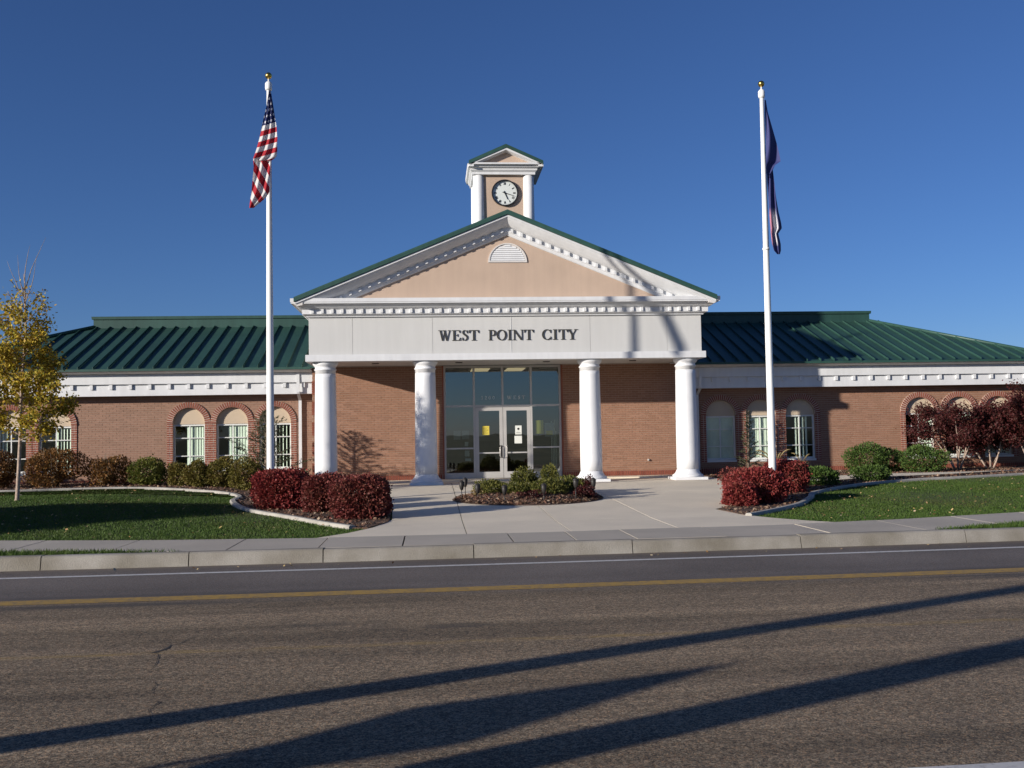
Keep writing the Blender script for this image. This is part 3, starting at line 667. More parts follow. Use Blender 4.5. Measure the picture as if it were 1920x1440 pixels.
def window(cx, style):
    w = MB(); yb = WY + .13
    for a, b, c, d in ((-OPEN, -OPEN + .045, SILL, HEAD), (OPEN - .045, OPEN, SILL, HEAD), (-OPEN + .045, OPEN - .045, SILL, SILL + .05), (-OPEN + .045, OPEN - .045, HEAD - .05, HEAD)):
        w.box(cx + a, cx + b, yb - .03, yb + .04, c, d)
    win = w.build('arched_window', M['winframe'], H)
    s = MB(); s.box(cx - OPEN + .003, cx + OPEN - .003, WY - .03, yb - .033, SILL - .07, SILL - .004); s.build('sill', M['winframe'], win)
    p = MB(); p.add([(cx - OPEN + .04, yb + .012, SILL + .04), (cx + OPEN - .04, yb + .012, SILL + .04), (cx + OPEN - .04, yb + .012, HEAD - .04), (cx - OPEN + .04, yb + .012, HEAD - .04)], [(0, 1, 2, 3)])
    p.build('pane', M['wglass'], win)
    mu = MB(); mu.box(cx - .016, cx + .016, yb - .016, yb + .006, SILL + .051, HEAD - .051)
    for z in (SILL + .42, SILL + .96):
        mu.box(cx - OPEN + .046, cx - .017, yb - .013, yb + .006, z - .013, z + .013); mu.box(cx + .017, cx + OPEN - .046, yb - .013, yb + .006, z - .013, z + .013)
    mu.build('muntin', M['winframe'], win)
    t = MB(); t.front([(x, z) for x, z in arc(cx, OPEN - .004)] , yb - .045, yb + .02)
    t.box(cx - OPEN + .002, cx + OPEN - .002, yb - .05, yb + .02, HEAD + .002, SPR + .001)
    t.build('stucco_panel', M['cream'], win)
    b = MB()                                                   # vertical blind: (x from, x to, pitch, slat width, angle)
    x0, x1, pitch, sw, ang = style; x = cx + x0
    while x < cx + x1:
        a = R_(ang + rnd.uniform(-6, 6)); c, d = math.cos(a) * sw / 2, math.sin(a) * sw / 2; yy = yb + .06
        b.add([(x - c, yy - d, SILL + .02), (x + c, yy + d, SILL + .02), (x + c, yy + d, HEAD), (x - c, yy - d, HEAD)], [(0, 1, 2, 3)]); x += pitch
    b.build('vertical_blind', M['blind'], win)
    ar = MB(); A_, B_ = arc(cx, OPEN - .001, 28), arc(cx, OPEN + RING, 28)
    for i in range(27): ar.front([A_[i], B_[i], B_[i + 1], A_[i + 1]][::-1] if False else [A_[i], B_[i], B_[i + 1], A_[i + 1]], WY - .032, WY + .05)
    ar.build('arch_mortar', M['lime'], win)
    for k in range(27):                                        # ring of voussoir bricks
        th = math.pi * (k + .5) / 27
        inst('arch_brick', arch_me, win, (cx, WY, SPR), (0, math.pi / 2 - th, 0))
    return win
styles = {-6.89: (-.42, .45, .105, .06, -60), -8.17: (-.10, .44, .080, .088, -14), -9.45: (-.05, .44, .080, .088, -16), -13.36: (.02, .44, .09, .07, -40), -14.66: (-.44, -.1, .09, .085, -30), -15.95: (-.4, .44, .1, .085, -30),
          6.89: (-.44, .45, .085, .088, -12), 8.17: (-.30, .45, .080, .088, -14), 9.45: (-.1, .36, .115, .055, -30), 13.36: (.12, .44, .09, .08, -30), 14.66: (.1, .44, .1, .08, -40), 15.95: (-.4, .44, .1, .085, -30)}
for sg in (-1, 1):
    w = MB(); X = sorted([sg * a for a in WX]); a0, a1 = (5.70, 16.95) if sg > 0 else (-16.95, -5.70)
    zt = 2.75; yf, yb = WY + .006, WY + .30
    edges = [a0] + [v for cx in X for v in (cx - OPEN, cx + OPEN)] + [a1]
    for a, b in zip(edges[0::2], edges[1::2]): w.box(a, b, yf, yb, 0, zt)
    for cx in X:
        w.box(cx - OPEN, cx + OPEN, yf, yb, 0, SILL - .005)
        A = arc(cx, OPEN, 24); w.front([(cx + OPEN, zt)] + [(cx - OPEN, zt)] + A[::-1], yf, yb)
    w.box(a1 - .28 if sg > 0 else a0, a1 if sg > 0 else a0 + .28, yb, 12.2, 0, zt)
    wall = w.build('wing_wall', M['mortar'], H)
    def blk(z, X=X):
        o = []; RR = OPEN + RING + .004
        for cx in X:
            if z < SILL - .07: continue
            if z < SPR: o.append((cx - RR, cx + RR))
            elif z - SPR < RR: k = math.sqrt(RR * RR - (z - SPR) ** 2); o.append((cx - k, cx + k))
        return o
    brick_field(lay(a0, a1, 0.205, zt - .03, WY, blk), WY, wall, M['brickw'] if sg < 0 else M['brick'])
    soldier(a0, a1, WY, 0.003, wall)
    for cx in X: window(cx, styles[round(cx, 2)])
    j = MB()                                                   # dark brick strips beside the openings
    z = SILL - .06
    lm = MB()
    for cx in X:
        for s in (-1, 1):
            xa = cx + s * OPEN if s > 0 else cx - OPEN - RING; lm.box(xa + .001, xa + RING - .001, WY - .016, WY + .02, SILL - .07, SPR - .002)
    tag(lm.build('jamb_mortar', M['lime'], wall), kind='stuff')
    while z < SPR - .03:
        for cx in X:
            for s in (-1, 1):
                xa = cx + s * OPEN if s > 0 else cx - OPEN - RING; sp = .085 if int(round(z / CH)) % 2 else .0
                cuts = [(xa, xa + .074), (xa + .09, xa + RING)]
                for p, q in cuts: j.box(p, q, WY - .022 + rnd.uniform(-.003, .003), WY + .02, z, z + CH - .016)
        z += CH
    tag(j.build('jamb_bricks', M['brickd'], wall), kind='stuff')
    # interior
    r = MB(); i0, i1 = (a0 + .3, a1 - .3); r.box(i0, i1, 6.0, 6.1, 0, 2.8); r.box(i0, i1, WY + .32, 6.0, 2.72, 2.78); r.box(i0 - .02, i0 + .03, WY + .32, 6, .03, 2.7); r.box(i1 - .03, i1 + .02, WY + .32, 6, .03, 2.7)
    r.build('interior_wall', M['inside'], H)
    # cornice, gutter, soffit round the wing
    path = [(5.705, 2.82), (17.38, 2.82), (17.38, 12.6)] if sg > 0 else [(-17.38, 12.6), (-17.38, 2.82), (-5.705, 2.82)]
    c = MB(); c.sweep(path, [(0.0, 2.69), (0.0, 3.03), (.085, 3.035), (.095, 3.33), (-.3, 3.33), (-.3, 2.69)])
    cor = c.build('wing_cornice', M['white'], H)
    gq = MB(); gq.sweep(path, [(.098, 3.335), (.20, 3.335), (.30, 3.375), (.37, 3.43), (.385, 3.43), (.385, 3.445), (.098, 3.445)]); gq.build('gutter', M['gutter'], H)
    so_ = MB(); so_.sweep(path, [(-.01, 2.695), (-.01, 2.71), (-.46, 2.71), (-.46, 2.695)]); so_.build('soffit', M['white'], H)
    db = MB(); db.box(-.045, .045, -.055, .01, 2.885, 3.028); dme = db.mesh('dentil', M['white'])
    xk = 5.98
    while xk < 17.1:
        inst('dentil', dme, cor, (sg * xk, 2.82, 0)); xk += .562
    # downspout
    d = MB(); dx = sg * 6.13
    d.box(dx - .045, dx + .045, 2.695, 2.725, 2.72, 3.33); d.box(dx - .045, dx + .045, 2.72, 2.79, 2.69, 2.76)
    d.add([(dx - .045, 2.72, 2.70), (dx + .045, 2.72, 2.70), (dx + .045, 2.79, 2.70), (dx - .045, 2.79, 2.70), (dx - .045, 3.16, 2.50), (dx + .045, 3.16, 2.50), (dx + .045, 3.22, 2.50), (dx - .045, 3.22, 2.50)],
          [(0, 1, 5, 4), (1, 2, 6, 5), (2, 3, 7, 6), (3, 0, 4, 7)])
    d.box(dx - .045, dx + .045, 3.16, 3.225, .15, 2.52); d.build('downspout', M['white'], H)

# ---- wing roof: standing seam panels, hip ends, flat top with parapet
XE, YE, ZE, RUN, SL = 17.80, 2.42, 3.468, 4.4, 0.38
def rz(y): return ZE + SL * (y - YE)
rf = MB(); rf.box(-(XE - RUN), XE - RUN, YE + RUN + .1, 10, 5.0, 5.1); wr = rf.build('wing_roof', M['green'], H)
pitch = 0.43; half = 5.55
k = 0; x = half
pm_cache = {}
def panel_mesh(w):
    if w in pm_cache: return pm_cache[w]
    p = MB(); y0, y1 = YE, YE + RUN
    p.add([(0, y0, rz(y0)), (w, y0, rz(y0)), (w, y1, rz(y1)), (0, y1, rz(y1)), (0, y0, rz(y0) - .035), (w, y0, rz(y0) - .035)], [(0, 1, 2, 3), (4, 5, 1, 0)])
    p.add([(w - .012, y0 - .03, rz(y0)), (w + .010, y0 - .03, rz(y0)), (w + .010, y1, rz(y1)), (w - .012, y1, rz(y1)), (w - .012, y0 - .03, rz(y0) + .065), (w + .010, y0 - .03, rz(y0) + .065), (w + .010, y1, rz(y1) + .065), (w - .012, y1, rz(y1) + .065)],
          [(0, 3, 2, 1), (4, 5, 6, 7), (0, 1, 5, 4), (1, 2, 6, 5), (2, 3, 7, 6), (3, 0, 4, 7)])
    pm_cache[w] = p.mesh('roof_panel', M['green']); return pm_cache[w]
n_full = int((XE - RUN - half) / pitch)
for sg in (-1, 1):
    for i in range(n_full + 1):
        xa = half + i * pitch
        inst('roof_panel', panel_mesh(pitch), wr, (xa if sg > 0 else -xa - pitch, 0, 0))
    xa = half + (n_full + 1) * pitch
    while xa < XE - .05:                                       # panels cut by the hip
        xb = min(xa + pitch, XE); ya, yb_ = YE + min(RUN, XE - xa), YE + max(0.0, XE - xb); p = MB()
        P = [(xa, YE), (xb, YE), (xb, max(YE, yb_)), (xa, ya)]
        P = [(sg * a, b) for a, b in P]
        p.add([(a, b, rz(b)) for a, b in P], [(0, 1, 2, 3)])
        r0, r1 = (xb - .012, xb + .010) if sg > 0 else (xa - .010, xa + .012)
        ye = yb_ if sg > 0 else ya
        if ye > YE + .1:
            p.add([(sg * r0, YE - .03, rz(YE)), (sg * r1, YE - .03, rz(YE)), (sg * r1, ye, rz(ye)), (sg * r0, ye, rz(ye)), (sg * r0, YE - .03, rz(YE) + .065), (sg * r1, YE - .03, rz(YE) + .065), (sg * r1, ye, rz(ye) + .065), (sg * r0, ye, rz(ye) + .065)],
                  [(4, 5, 6, 7), (0, 1, 5, 4), (1, 2, 6, 5), (3, 0, 4, 7)])
        p.build('roof_panel', M['green'], wr); xa += pitch
    h = MB(); h.add([(sg * XE, YE, rz(YE)), (sg * XE, 13.0, rz(YE)), (sg * (XE - RUN), 13.0 - RUN, rz(YE + RUN)), (sg * (XE - RUN), YE + RUN, rz(YE + RUN))], [(0, 1, 2, 3)])
    h.build('hip_end', M['green'], wr)
    hc = MB(); hc.tube([(sg * (XE + .02), YE - .02, rz(YE) + .02), (sg * (XE - RUN), YE + RUN, rz(YE + RUN) + .05)], .06, 6); hc.build('hip_cap', M['green'], wr)
    fl = MB(); fl.sweep([(5.72, YE - .005), (XE + .005, YE - .005), (XE + .005, 12)] if sg > 0 else [(-XE - .005, 12), (-XE - .005, YE - .005), (-5.72, YE - .005)], [(.0, ZE - .07), (.012, ZE - .07), (.012, ZE - .005), (.0, ZE - .005)]); fl.build('drip_edge', M['green'], wr)
bk = MB(); bk.add([(-XE, 13.0, rz(YE)), (XE, 13.0, rz(YE)), (XE - RUN, 13.0 - RUN, rz(YE + RUN)), (-(XE - RUN), 13.0 - RUN, rz(YE + RUN))], [(0, 1, 2, 3)]); bk.build('back_slope', M['green'], wr)
xp = XE - RUN
pa = MB(); pa.sweep([(-xp, 8.9), (-xp, 6.82), (xp, 6.82), (xp, 8.9)], [(0, 5.10), (0.0, 5.43), (.045, 5.435), (.055, 5.53), (-.15, 5.53), (-.15, 5.10)])
pa.build('roof_parapet', M['green'], H)
bw = MB(); bw.box(-16.95, 16.95, 12.2, 12.5, 0, 3.4); bw.build('back_wall', M['mortar'], H)
# ---- portico: entablature, pediment, ceiling
PW = 5.48                                                    # half width of the frieze
side = [(-PW, 6.6), (-PW, 0.1), (PW, 0.1), (PW, 6.6)]
core = MB(); core.sweep(side, [(-.012, 3.46), (-.012, 4.69), (-.30, 4.69), (-.30, 3.46)]); core.build('portico_beam', M['panel'], H)
jx = [-PW - .002, -4.30, -2.10, 0.085, 2.31, 4.50, PW + .002]
for a, b in zip(jx[:-1], jx[1:]):
    q = MB(); q.box(a + (.004 if a > -5 else 0), b - (.004 if b < 5 else 0), 0.098, .111, 3.60, 4.672); q.build('fascia_panel', M['panel'], H)
jp = MB(); jp.box(.081, .089, .090, .097, 3.602, 4.67); jp.build('joint_strip', M['white'], H)
for s in (-1, 1):
    q = MB(); q.box(s * PW - .013 if s < 0 else s * PW - .0005, s * PW + .0005 if s < 0 else s * PW + .013, 0.113, 6.6, 3.60, 4.672); q.build('fascia_panel', M['panel'], H)
lb = MB(); lb.sweep(side, [(.02, 3.60), (.04, 3.60), (.04, 3.615), (.10, 3.63), (.10, HS), (-.32, HS), (-.32, 3.46), (-.014, 3.60)]); lb.build('lower_band', M['white'], H)
co = MB(); co.sweep(side, [(-.02, 4.668), (.06, 4.668), (.07, 4.70), (.17, 4.74), (.175, 4.875), (.215, 4.88), (.225, 4.895), (.25, 4.90), (.33, 4.965), (.36, 4.985), (.36, 4.995), (.44, 5.0), (.44, 5.03), (.455, 5.04), (.455, 5.14), (.0, 5.16), (-.02, 5.16)])
cor = co.build('portico_cornice', M['white'], H)
db = MB(); db.box(-.034, .034, -.216, -.174, 4.765, 4.872); dme = db.mesh('dentil', M['white'])
n_d = 41
for i in range(n_d):
    x = -PW - .02 + (i + .5) * (2 * PW + .04) / n_d; inst('dentil', dme, cor, (x, 0.1, 0))
for s in (-1, 1):
    for k in range(8): inst('dentil', dme, cor, (s * PW, .45 + k * .27, 0), (0, 0, R_(90) * s))
# pediment
AP, TS = 7.470, 0.411
ty = MB(); ty.front([(-5.0, 5.15), (5.0, 5.15), (0, AP - .30)], .05, .15); ty.build('tympanum', M['stucco'], H)
def rake(s, prof, name, material, parent, zcut=5.06):
    q = MB(); a = []; b = []
    for yy, dz in prof:
        a.append((0.0, yy, AP + dz)); xe = min(5.80, (AP + dz - zcut) / TS) if dz < -.12 else 5.80
        b.append((s * xe, yy, AP + dz - TS * xe))
    n = len(prof); q.add(a + b, [(i, (i + 1) % n, n + (i + 1) % n, n + i) for i in range(n)] + [tuple(range(n)), tuple(range(2 * n - 1, n - 1, -1))])
    return q.build(name, material, parent)
for s in (-1, 1):
    rk = rake(s, [(-.38, -.04), (-.395, -.05), (-.395, -.10), (-.38, -.11), (-.34, -.16), (-.24, -.25), (-.16, -.30), (-.10, -.32), (-.065, -.33), (-.065, -.455), (-.04, -.465), (-.03, -.50), (.0, -.545), (.06, -.55), (.06, -.04)], 'raking_cornice', M['white'], H)
    db = MB(); db.add([(-.035, -.122, -.34 + .035 * TS), (.035, -.122, -.34 - .035 * TS), (.035, -.122, -.44 - .035 * TS), (-.035, -.122, -.44 + .035 * TS),
                       (-.035, -.08, -.34 + .035 * TS), (.035, -.08, -.34 - .035 * TS), (.035, -.08, -.44 - .035 * TS), (-.035, -.08, -.44 + .035 * TS)],
                      [(0, 1, 2, 3), (0, 4, 5, 1), (1, 5, 6, 2), (2, 6, 7, 3), (3, 7, 4, 0)])
    if s < 0:
        db.v = [(-a, b, c) for a, b, c in db.v]
    dme = db.mesh('dentil', M['white']); x = .14
    while x < 4.75: inst('dentil', dme, rk, (s * x, 0, AP - TS * x)); x += .262
    # gable roof: slope panels with seams, green rake edge
    gp = MB(); yy0, yy1 = -.43, 10.6
    gp.add([(0, yy0, AP + .04), (s * 5.83, yy0, AP + .04 - TS * 5.83), (s * 5.83, yy1, AP + .04 - TS * 5.83), (0, yy1, AP + .04),
            (0, yy0, AP - .035), (s * 5.83, yy0, AP - .035 - TS * 5.83), (s * 5.83, yy1, AP - .035 - TS * 5.83), (0, yy1, AP - .035)],
           [(0, 1, 2, 3), (4, 7, 6, 5), (0, 4, 5, 1), (1, 5, 6, 2), (2, 6, 7, 3), (3, 7, 4, 0)])
    go = gp.build('gable_roof', M['green'], H)
    sb = MB(); sb.add([(0, 0, .04), (5.83, 0, .04 - TS * 5.83), (5.83, .03, .04 - TS * 5.83), (0, .03, .04), (0, 0, .09), (5.83, 0, .09 - TS * 5.83), (5.83, .03, .09 - TS * 5.83), (0, .03, .09)],
                      [(4, 5, 6, 7), (0, 1, 5, 4), (1, 2, 6, 5), (2, 3, 7, 6), (3, 0, 4, 7)])
    sb.v = [(s * a, b, c) for a, b, c in sb.v]; sme = sb.mesh('roof_seam', M['green'])
    for k in range(25): inst('roof_seam', sme, go, (0, -.425 + k * .43, AP + .002))
    gt = MB(); gt.sweep([(5.80, -.36), (5.80, 6.2)] if s > 0 else [(-5.80, 6.2), (-5.80, -.36)], [(-.20, 5.05), (-.20, 4.96), (-.06, 4.93), (.03, 4.98), (.07, 5.06), (.07, 5.075), (.055, 5.075), (-.03, 5.05)])
    gt.build('portico_gutter', M['gutter'], H)
gf = MB(); gf.front([(-5.4, 5.0), (5.4, 5.0), (0, AP - .2)], 10.3, 10.4); gf.build('rear_gable', M['stucco'], H)
# half round vent
VX, VZ, VR = 0.015, 6.165, 0.545
vf = MB(); A = [(VX + VR * math.cos(t), VZ + VR * math.sin(t)) for t in np.linspace(0, math.pi, 25)]; B = [(VX + (VR - .05) * math.cos(t), VZ + .035 + (VR - .065) * math.sin(t)) for t in np.linspace(0, math.pi, 25)]
for i in range(24): vf.front([A[i], A[i + 1], B[i + 1], B[i]], .02, .06)
vf.front([(VX - VR, VZ), (VX + VR, VZ), (VX + VR - .05, VZ + .035), (VX - VR + .05, VZ + .035)], .0201, .0601)
vent = vf.build('gable_vent', M['gutter'], H)
vb = MB(); vb.front([(VX + (VR - .04) * math.cos(t), VZ + .02 + (VR - .06) * math.sin(t)) for t in np.linspace(0, math.pi, 20)], .044, .049); vb.build('vent_back', M['gutter'], vent)
for k in range(8):
    z = VZ + .05 + k * .058; hw = math.sqrt(max(0, (VR - .055) ** 2 - (z + .045 - VZ - .02) ** 2))
    if hw > .06:
        s_ = MB(); s_.add([(VX - hw, .040, z + .048), (VX + hw, .040, z + .048), (VX + hw, .026, z), (VX - hw, .026, z), (VX + hw, .042, z), (VX - hw, .042, z)], [(0, 3, 2, 1), (3, 5, 4, 2)])
        s_.build('vent_slat', M['white'], vent)
# ceiling with sunk lamps
ce = MB(); ce.box(-PW + .02, PW - .02, .40, D + .05, HS + .03, HS + .06); ceil = ce.build('portico_ceiling', M['panel'], H)
for x in (-3.75, -1.35, 1.2, 3.75):
    q = MB(); q.lathe([(.10, HS + .012), (.11, HS + .029)], (x, 1.35), 16); q.build('downlight', M['dark'], ceil)

# ---- columns
for cx in (-5.08, -2.32, 2.32, 5.08):
    yc = .42
    q = MB()
    q.lathe([(.308, .30), (.309, .6), (.308, 1.0), (.304, 1.5), (.298, 2.0), (.290, 2.5), (.283, 3.0), (.281, 3.12)], (cx, yc), 48); col = q.build('column', M['column'], H)
    q = MB(); q.lathe([(.281, 3.12), (.281, 3.215), (.302, 3.22), (.308, 3.235), (.302, 3.25), (.283, 3.256), (.283, 3.31), (.30, 3.325), (.335, 3.365), (.35, 3.40), (.352, 3.425), (.345, 3.445)], (cx, yc), 48); q.build('capital', M['column'], col)
    q = MB(); q.lathe([(.43, .085), (.435, .11), (.432, .135), (.415, .155), (.385, .165), (.375, .18), (.355, .20), (.335, .235), (.318, .27), (.308, .301)], (cx, yc), 48); q.build('base', M['column'], col)
    q = MB(); q.box(cx - .46, cx + .46, yc - .46, yc + .46, .012, .085); q.build('plinth', M['column'], col)

# ---- storefront and doors
Y = 2.78; SW = 1.755; TOP = HS + .02
f = MB()
for x in (-SW, -.87, .87, SW): f.box(x - .03, x + .03, Y - .05, Y + .07, .04, TOP)
f.box(-.03, .03, Y - .05, Y + .07, 2.27, TOP)
for a, b in ((-SW + .03, -.90), (-.84, -.03), (.03, .84), (.90, SW - .03)):
    f.box(a, b, Y - .045, Y + .065, TOP - .06, TOP - .001); f.box(a, b, Y - .045, Y + .065, 2.21, 2.269)
f.box(-.03, .03, Y - .0451, Y + .0651, 2.21, 2.2701)
for s in (-1, 1):
    a, b = sorted((s * .90, s * (SW - .03)))
    f.box(a, b, Y - .045, Y + .065, .04, .225); f.box(a, b, Y - .045, Y + .065, .94, .985)
sf = f.build('storefront', M['alu'], H)
f = MB(); f.box(-1.83, -SW - .031, Y - .16, Y + .12, 0, TOP); f.box(SW + .031, 1.83, Y - .16, Y + .12, 0, TOP); f.build('door_reveal', M['brickd'], H)
def pane(x0, x1, z0, z1, parent, y=None):
    y = Y + .01 if y is None else y
    p = MB(); p.add([(x0, y, z0), (x1, y, z0), (x1, y, z1), (x0, y, z1)], [(0, 1, 2, 3)]); p.build('pane', M['glass'], parent)
for a, b in ((-SW + .03, -.90), (-.84, -.03), (.03, .84), (.90, SW - .03)): pane(a, b, 2.27, TOP - .06, sf)
for s in (-1, 1):
    a, b = sorted((s * .90, s * (SW - .03))); pane(a, b, .985, 2.21, sf); pane(a, b, .225, .94, sf)
for s in (-1, 1):
    a, b = (-.835, -.006) if s < 0 else (.006, .835); d = MB(); yd0, yd1 = Y - .04, Y + .01
    d.box(a, a + .10, yd0, yd1, .055, 2.20); d.box(b - .10, b, yd0, yd1, .055, 2.20); d.box(a + .10, b - .10, yd0, yd1, .055, .245); d.box(a + .10, b - .10, yd0, yd1, 2.09, 2.20); d.box(a + .10, b - .10, yd0, yd1, .795, .835)
    door = d.build('door', M['alu'], H); pane(a + .10, b - .10, .245, .795, door, Y - .015); pane(a + .10, b - .10, .835, 2.09, door, Y - .015)
    xh = -.075 if s < 0 else .075; h = MB(); h.tube([(xh, yd0, 1.02), (xh - s * -.0, yd0 - .07, 1.02), (xh + s * .03, yd0 - .085, .98), (xh + s * .03, yd0 - .085, .72), (xh, yd0 - .07, .68), (xh, yd0, .68)], .014, 8); h.build('handle', M['alu'], door)
    pl_ = MB(); pl_.box(xh - .045, xh + .045, yd0 - .006, yd0, .66, 1.04); pl_.build('push_plate', M['dark'] if s < 0 else M['alu'], door)
    if s < 0:
        n_ = MB(); n_.box(-.63, -.42, Y - .021, Y - .017, 1.36, 1.63); tag(n_.build('notice', M['yellowp'], door), 'yellow paper notice on the glass')
        n_ = MB()
        for k in range(7): n_.box(-.605, -.445 - (.05 if k % 3 == 2 else 0), Y - .0235, Y - .0215, 1.39 + k * .03, 1.398 + k * .03)
        n_.build('notice_lines', M['dark'], door)
    else:
        n_ = MB(); n_.box(.37, .565, Y - .021, Y - .017, 1.36, 1.63); n_.build('notice', M['paper'], door)
        n_ = MB(); n_.box(.345, .57, Y - .021, Y - .017, 1.09, 1.32); n_.build('notice', M['paper'], door)
        n_ = MB(); n_.lathe([(.035, 0), (.035, .002)], n=14); inst('emblem', n_.mesh('emblem', M['dark']), door, (.467, Y - .0215, 1.53), (R_(90), 0, 0))
        n_ = MB(); n_.box(.40, .54, Y - .0235, Y - .0215, 1.40, 1.406); n_.box(.40, .52, Y - .0235, Y - .0215, 1.42, 1.426); n_.build('notice_lines', M['dark'], door)
for a, b, c, d, mm in ((-1.50, -1.29, 1.23, 1.50, 'grey'), (-1.25, -1.03, 1.24, 1.50, 'grey'), (1.0, 1.24, 1.37, 1.78, 'yellowp'), (1.28, 1.57, 1.28, 1.70, 'grey'), (-1.17, -1.06, 1.03, 1.16, 'paper'), (-1.17, -1.03, .72, .90, 'paper'), (-1.16, -.98, .58, .66, 'paper')):
    n_ = MB(); n_.box(a, b, Y + .03, Y + .034, c, d); n_.build('notice', M[mm], sf)
n_ = MB(); n_.box(1.33, 1.52, Y + .024, Y + .028, 1.33, 1.46); n_.build('notice', M['yellowp'], sf)
# lobby behind the glass
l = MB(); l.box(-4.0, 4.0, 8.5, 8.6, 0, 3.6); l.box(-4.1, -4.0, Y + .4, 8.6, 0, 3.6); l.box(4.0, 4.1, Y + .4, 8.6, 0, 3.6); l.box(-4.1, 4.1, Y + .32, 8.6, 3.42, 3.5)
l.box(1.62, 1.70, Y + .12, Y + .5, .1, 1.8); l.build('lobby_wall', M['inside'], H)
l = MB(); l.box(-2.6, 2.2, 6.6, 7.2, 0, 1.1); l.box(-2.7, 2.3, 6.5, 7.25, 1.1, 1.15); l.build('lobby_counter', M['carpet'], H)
for x in (-.62, .48):
    l = MB(); l.box(x - .28, x + .28, 3.2, 4.6, 3.40, 3.418); l.build('lobby_lamp', M['light'], H)
cu = MB()
for k in range(4): cu.box(1.48 + k * .045, 1.50 + k * .045, Y + .09, Y + .14, .25, 1.75 - .1 * k)
cu.build('lobby_blind', M['blind'], H)

# ---- lettering
def ribbon(pts, wid):
    """polygons for a stroke of varying width along a line"""
    out = []; n = len(pts); L = []; Rr = []
    for i in range(n):
        a = Vector(pts[max(0, i - 1)]); b = Vector(pts[min(n - 1, i + 1)]); d = (b - a).normalized(); nn = Vector((-d.y, d.x)); p = Vector(pts[i]); w = wid[i] / 2
        L.append(tuple(p + nn * w)); Rr.append(tuple(p - nn * w))
    for i in range(n - 1): out.append([L[i], L[i + 1], Rr[i + 1], Rr[i]])
    return out
def stem(x, w, h=1.0, z=0.0): return [[(x, z), (x + w, z), (x + w, z + h), (x, z + h)]]
def serif(x0, x1, z, up=True, t=.045): return [[(x0, z), (x1, z), (x1, z + t), (x0, z + t)]]
def diag(x0, z0, x1, z1, w): return [[(x0, z0), (x0 + w, z0), (x1 + w, z1), (x1, z1)]]
TK, TN = .165, .060
def arcp(cx, cz, rx, rz_, a0, a1, n=22): return [(cx + rx * math.cos(R_(a0 + (a1 - a0) * i / n)), cz + rz_ * math.sin(R_(a0 + (a1 - a0) * i / n))) for i in range(n + 1)]
def ww(a0, a1, n=22): return [TN + (TK - TN) * abs(math.cos(R_(a0 + (a1 - a0) * i / n))) ** 1.3 for i in range(n + 1)]
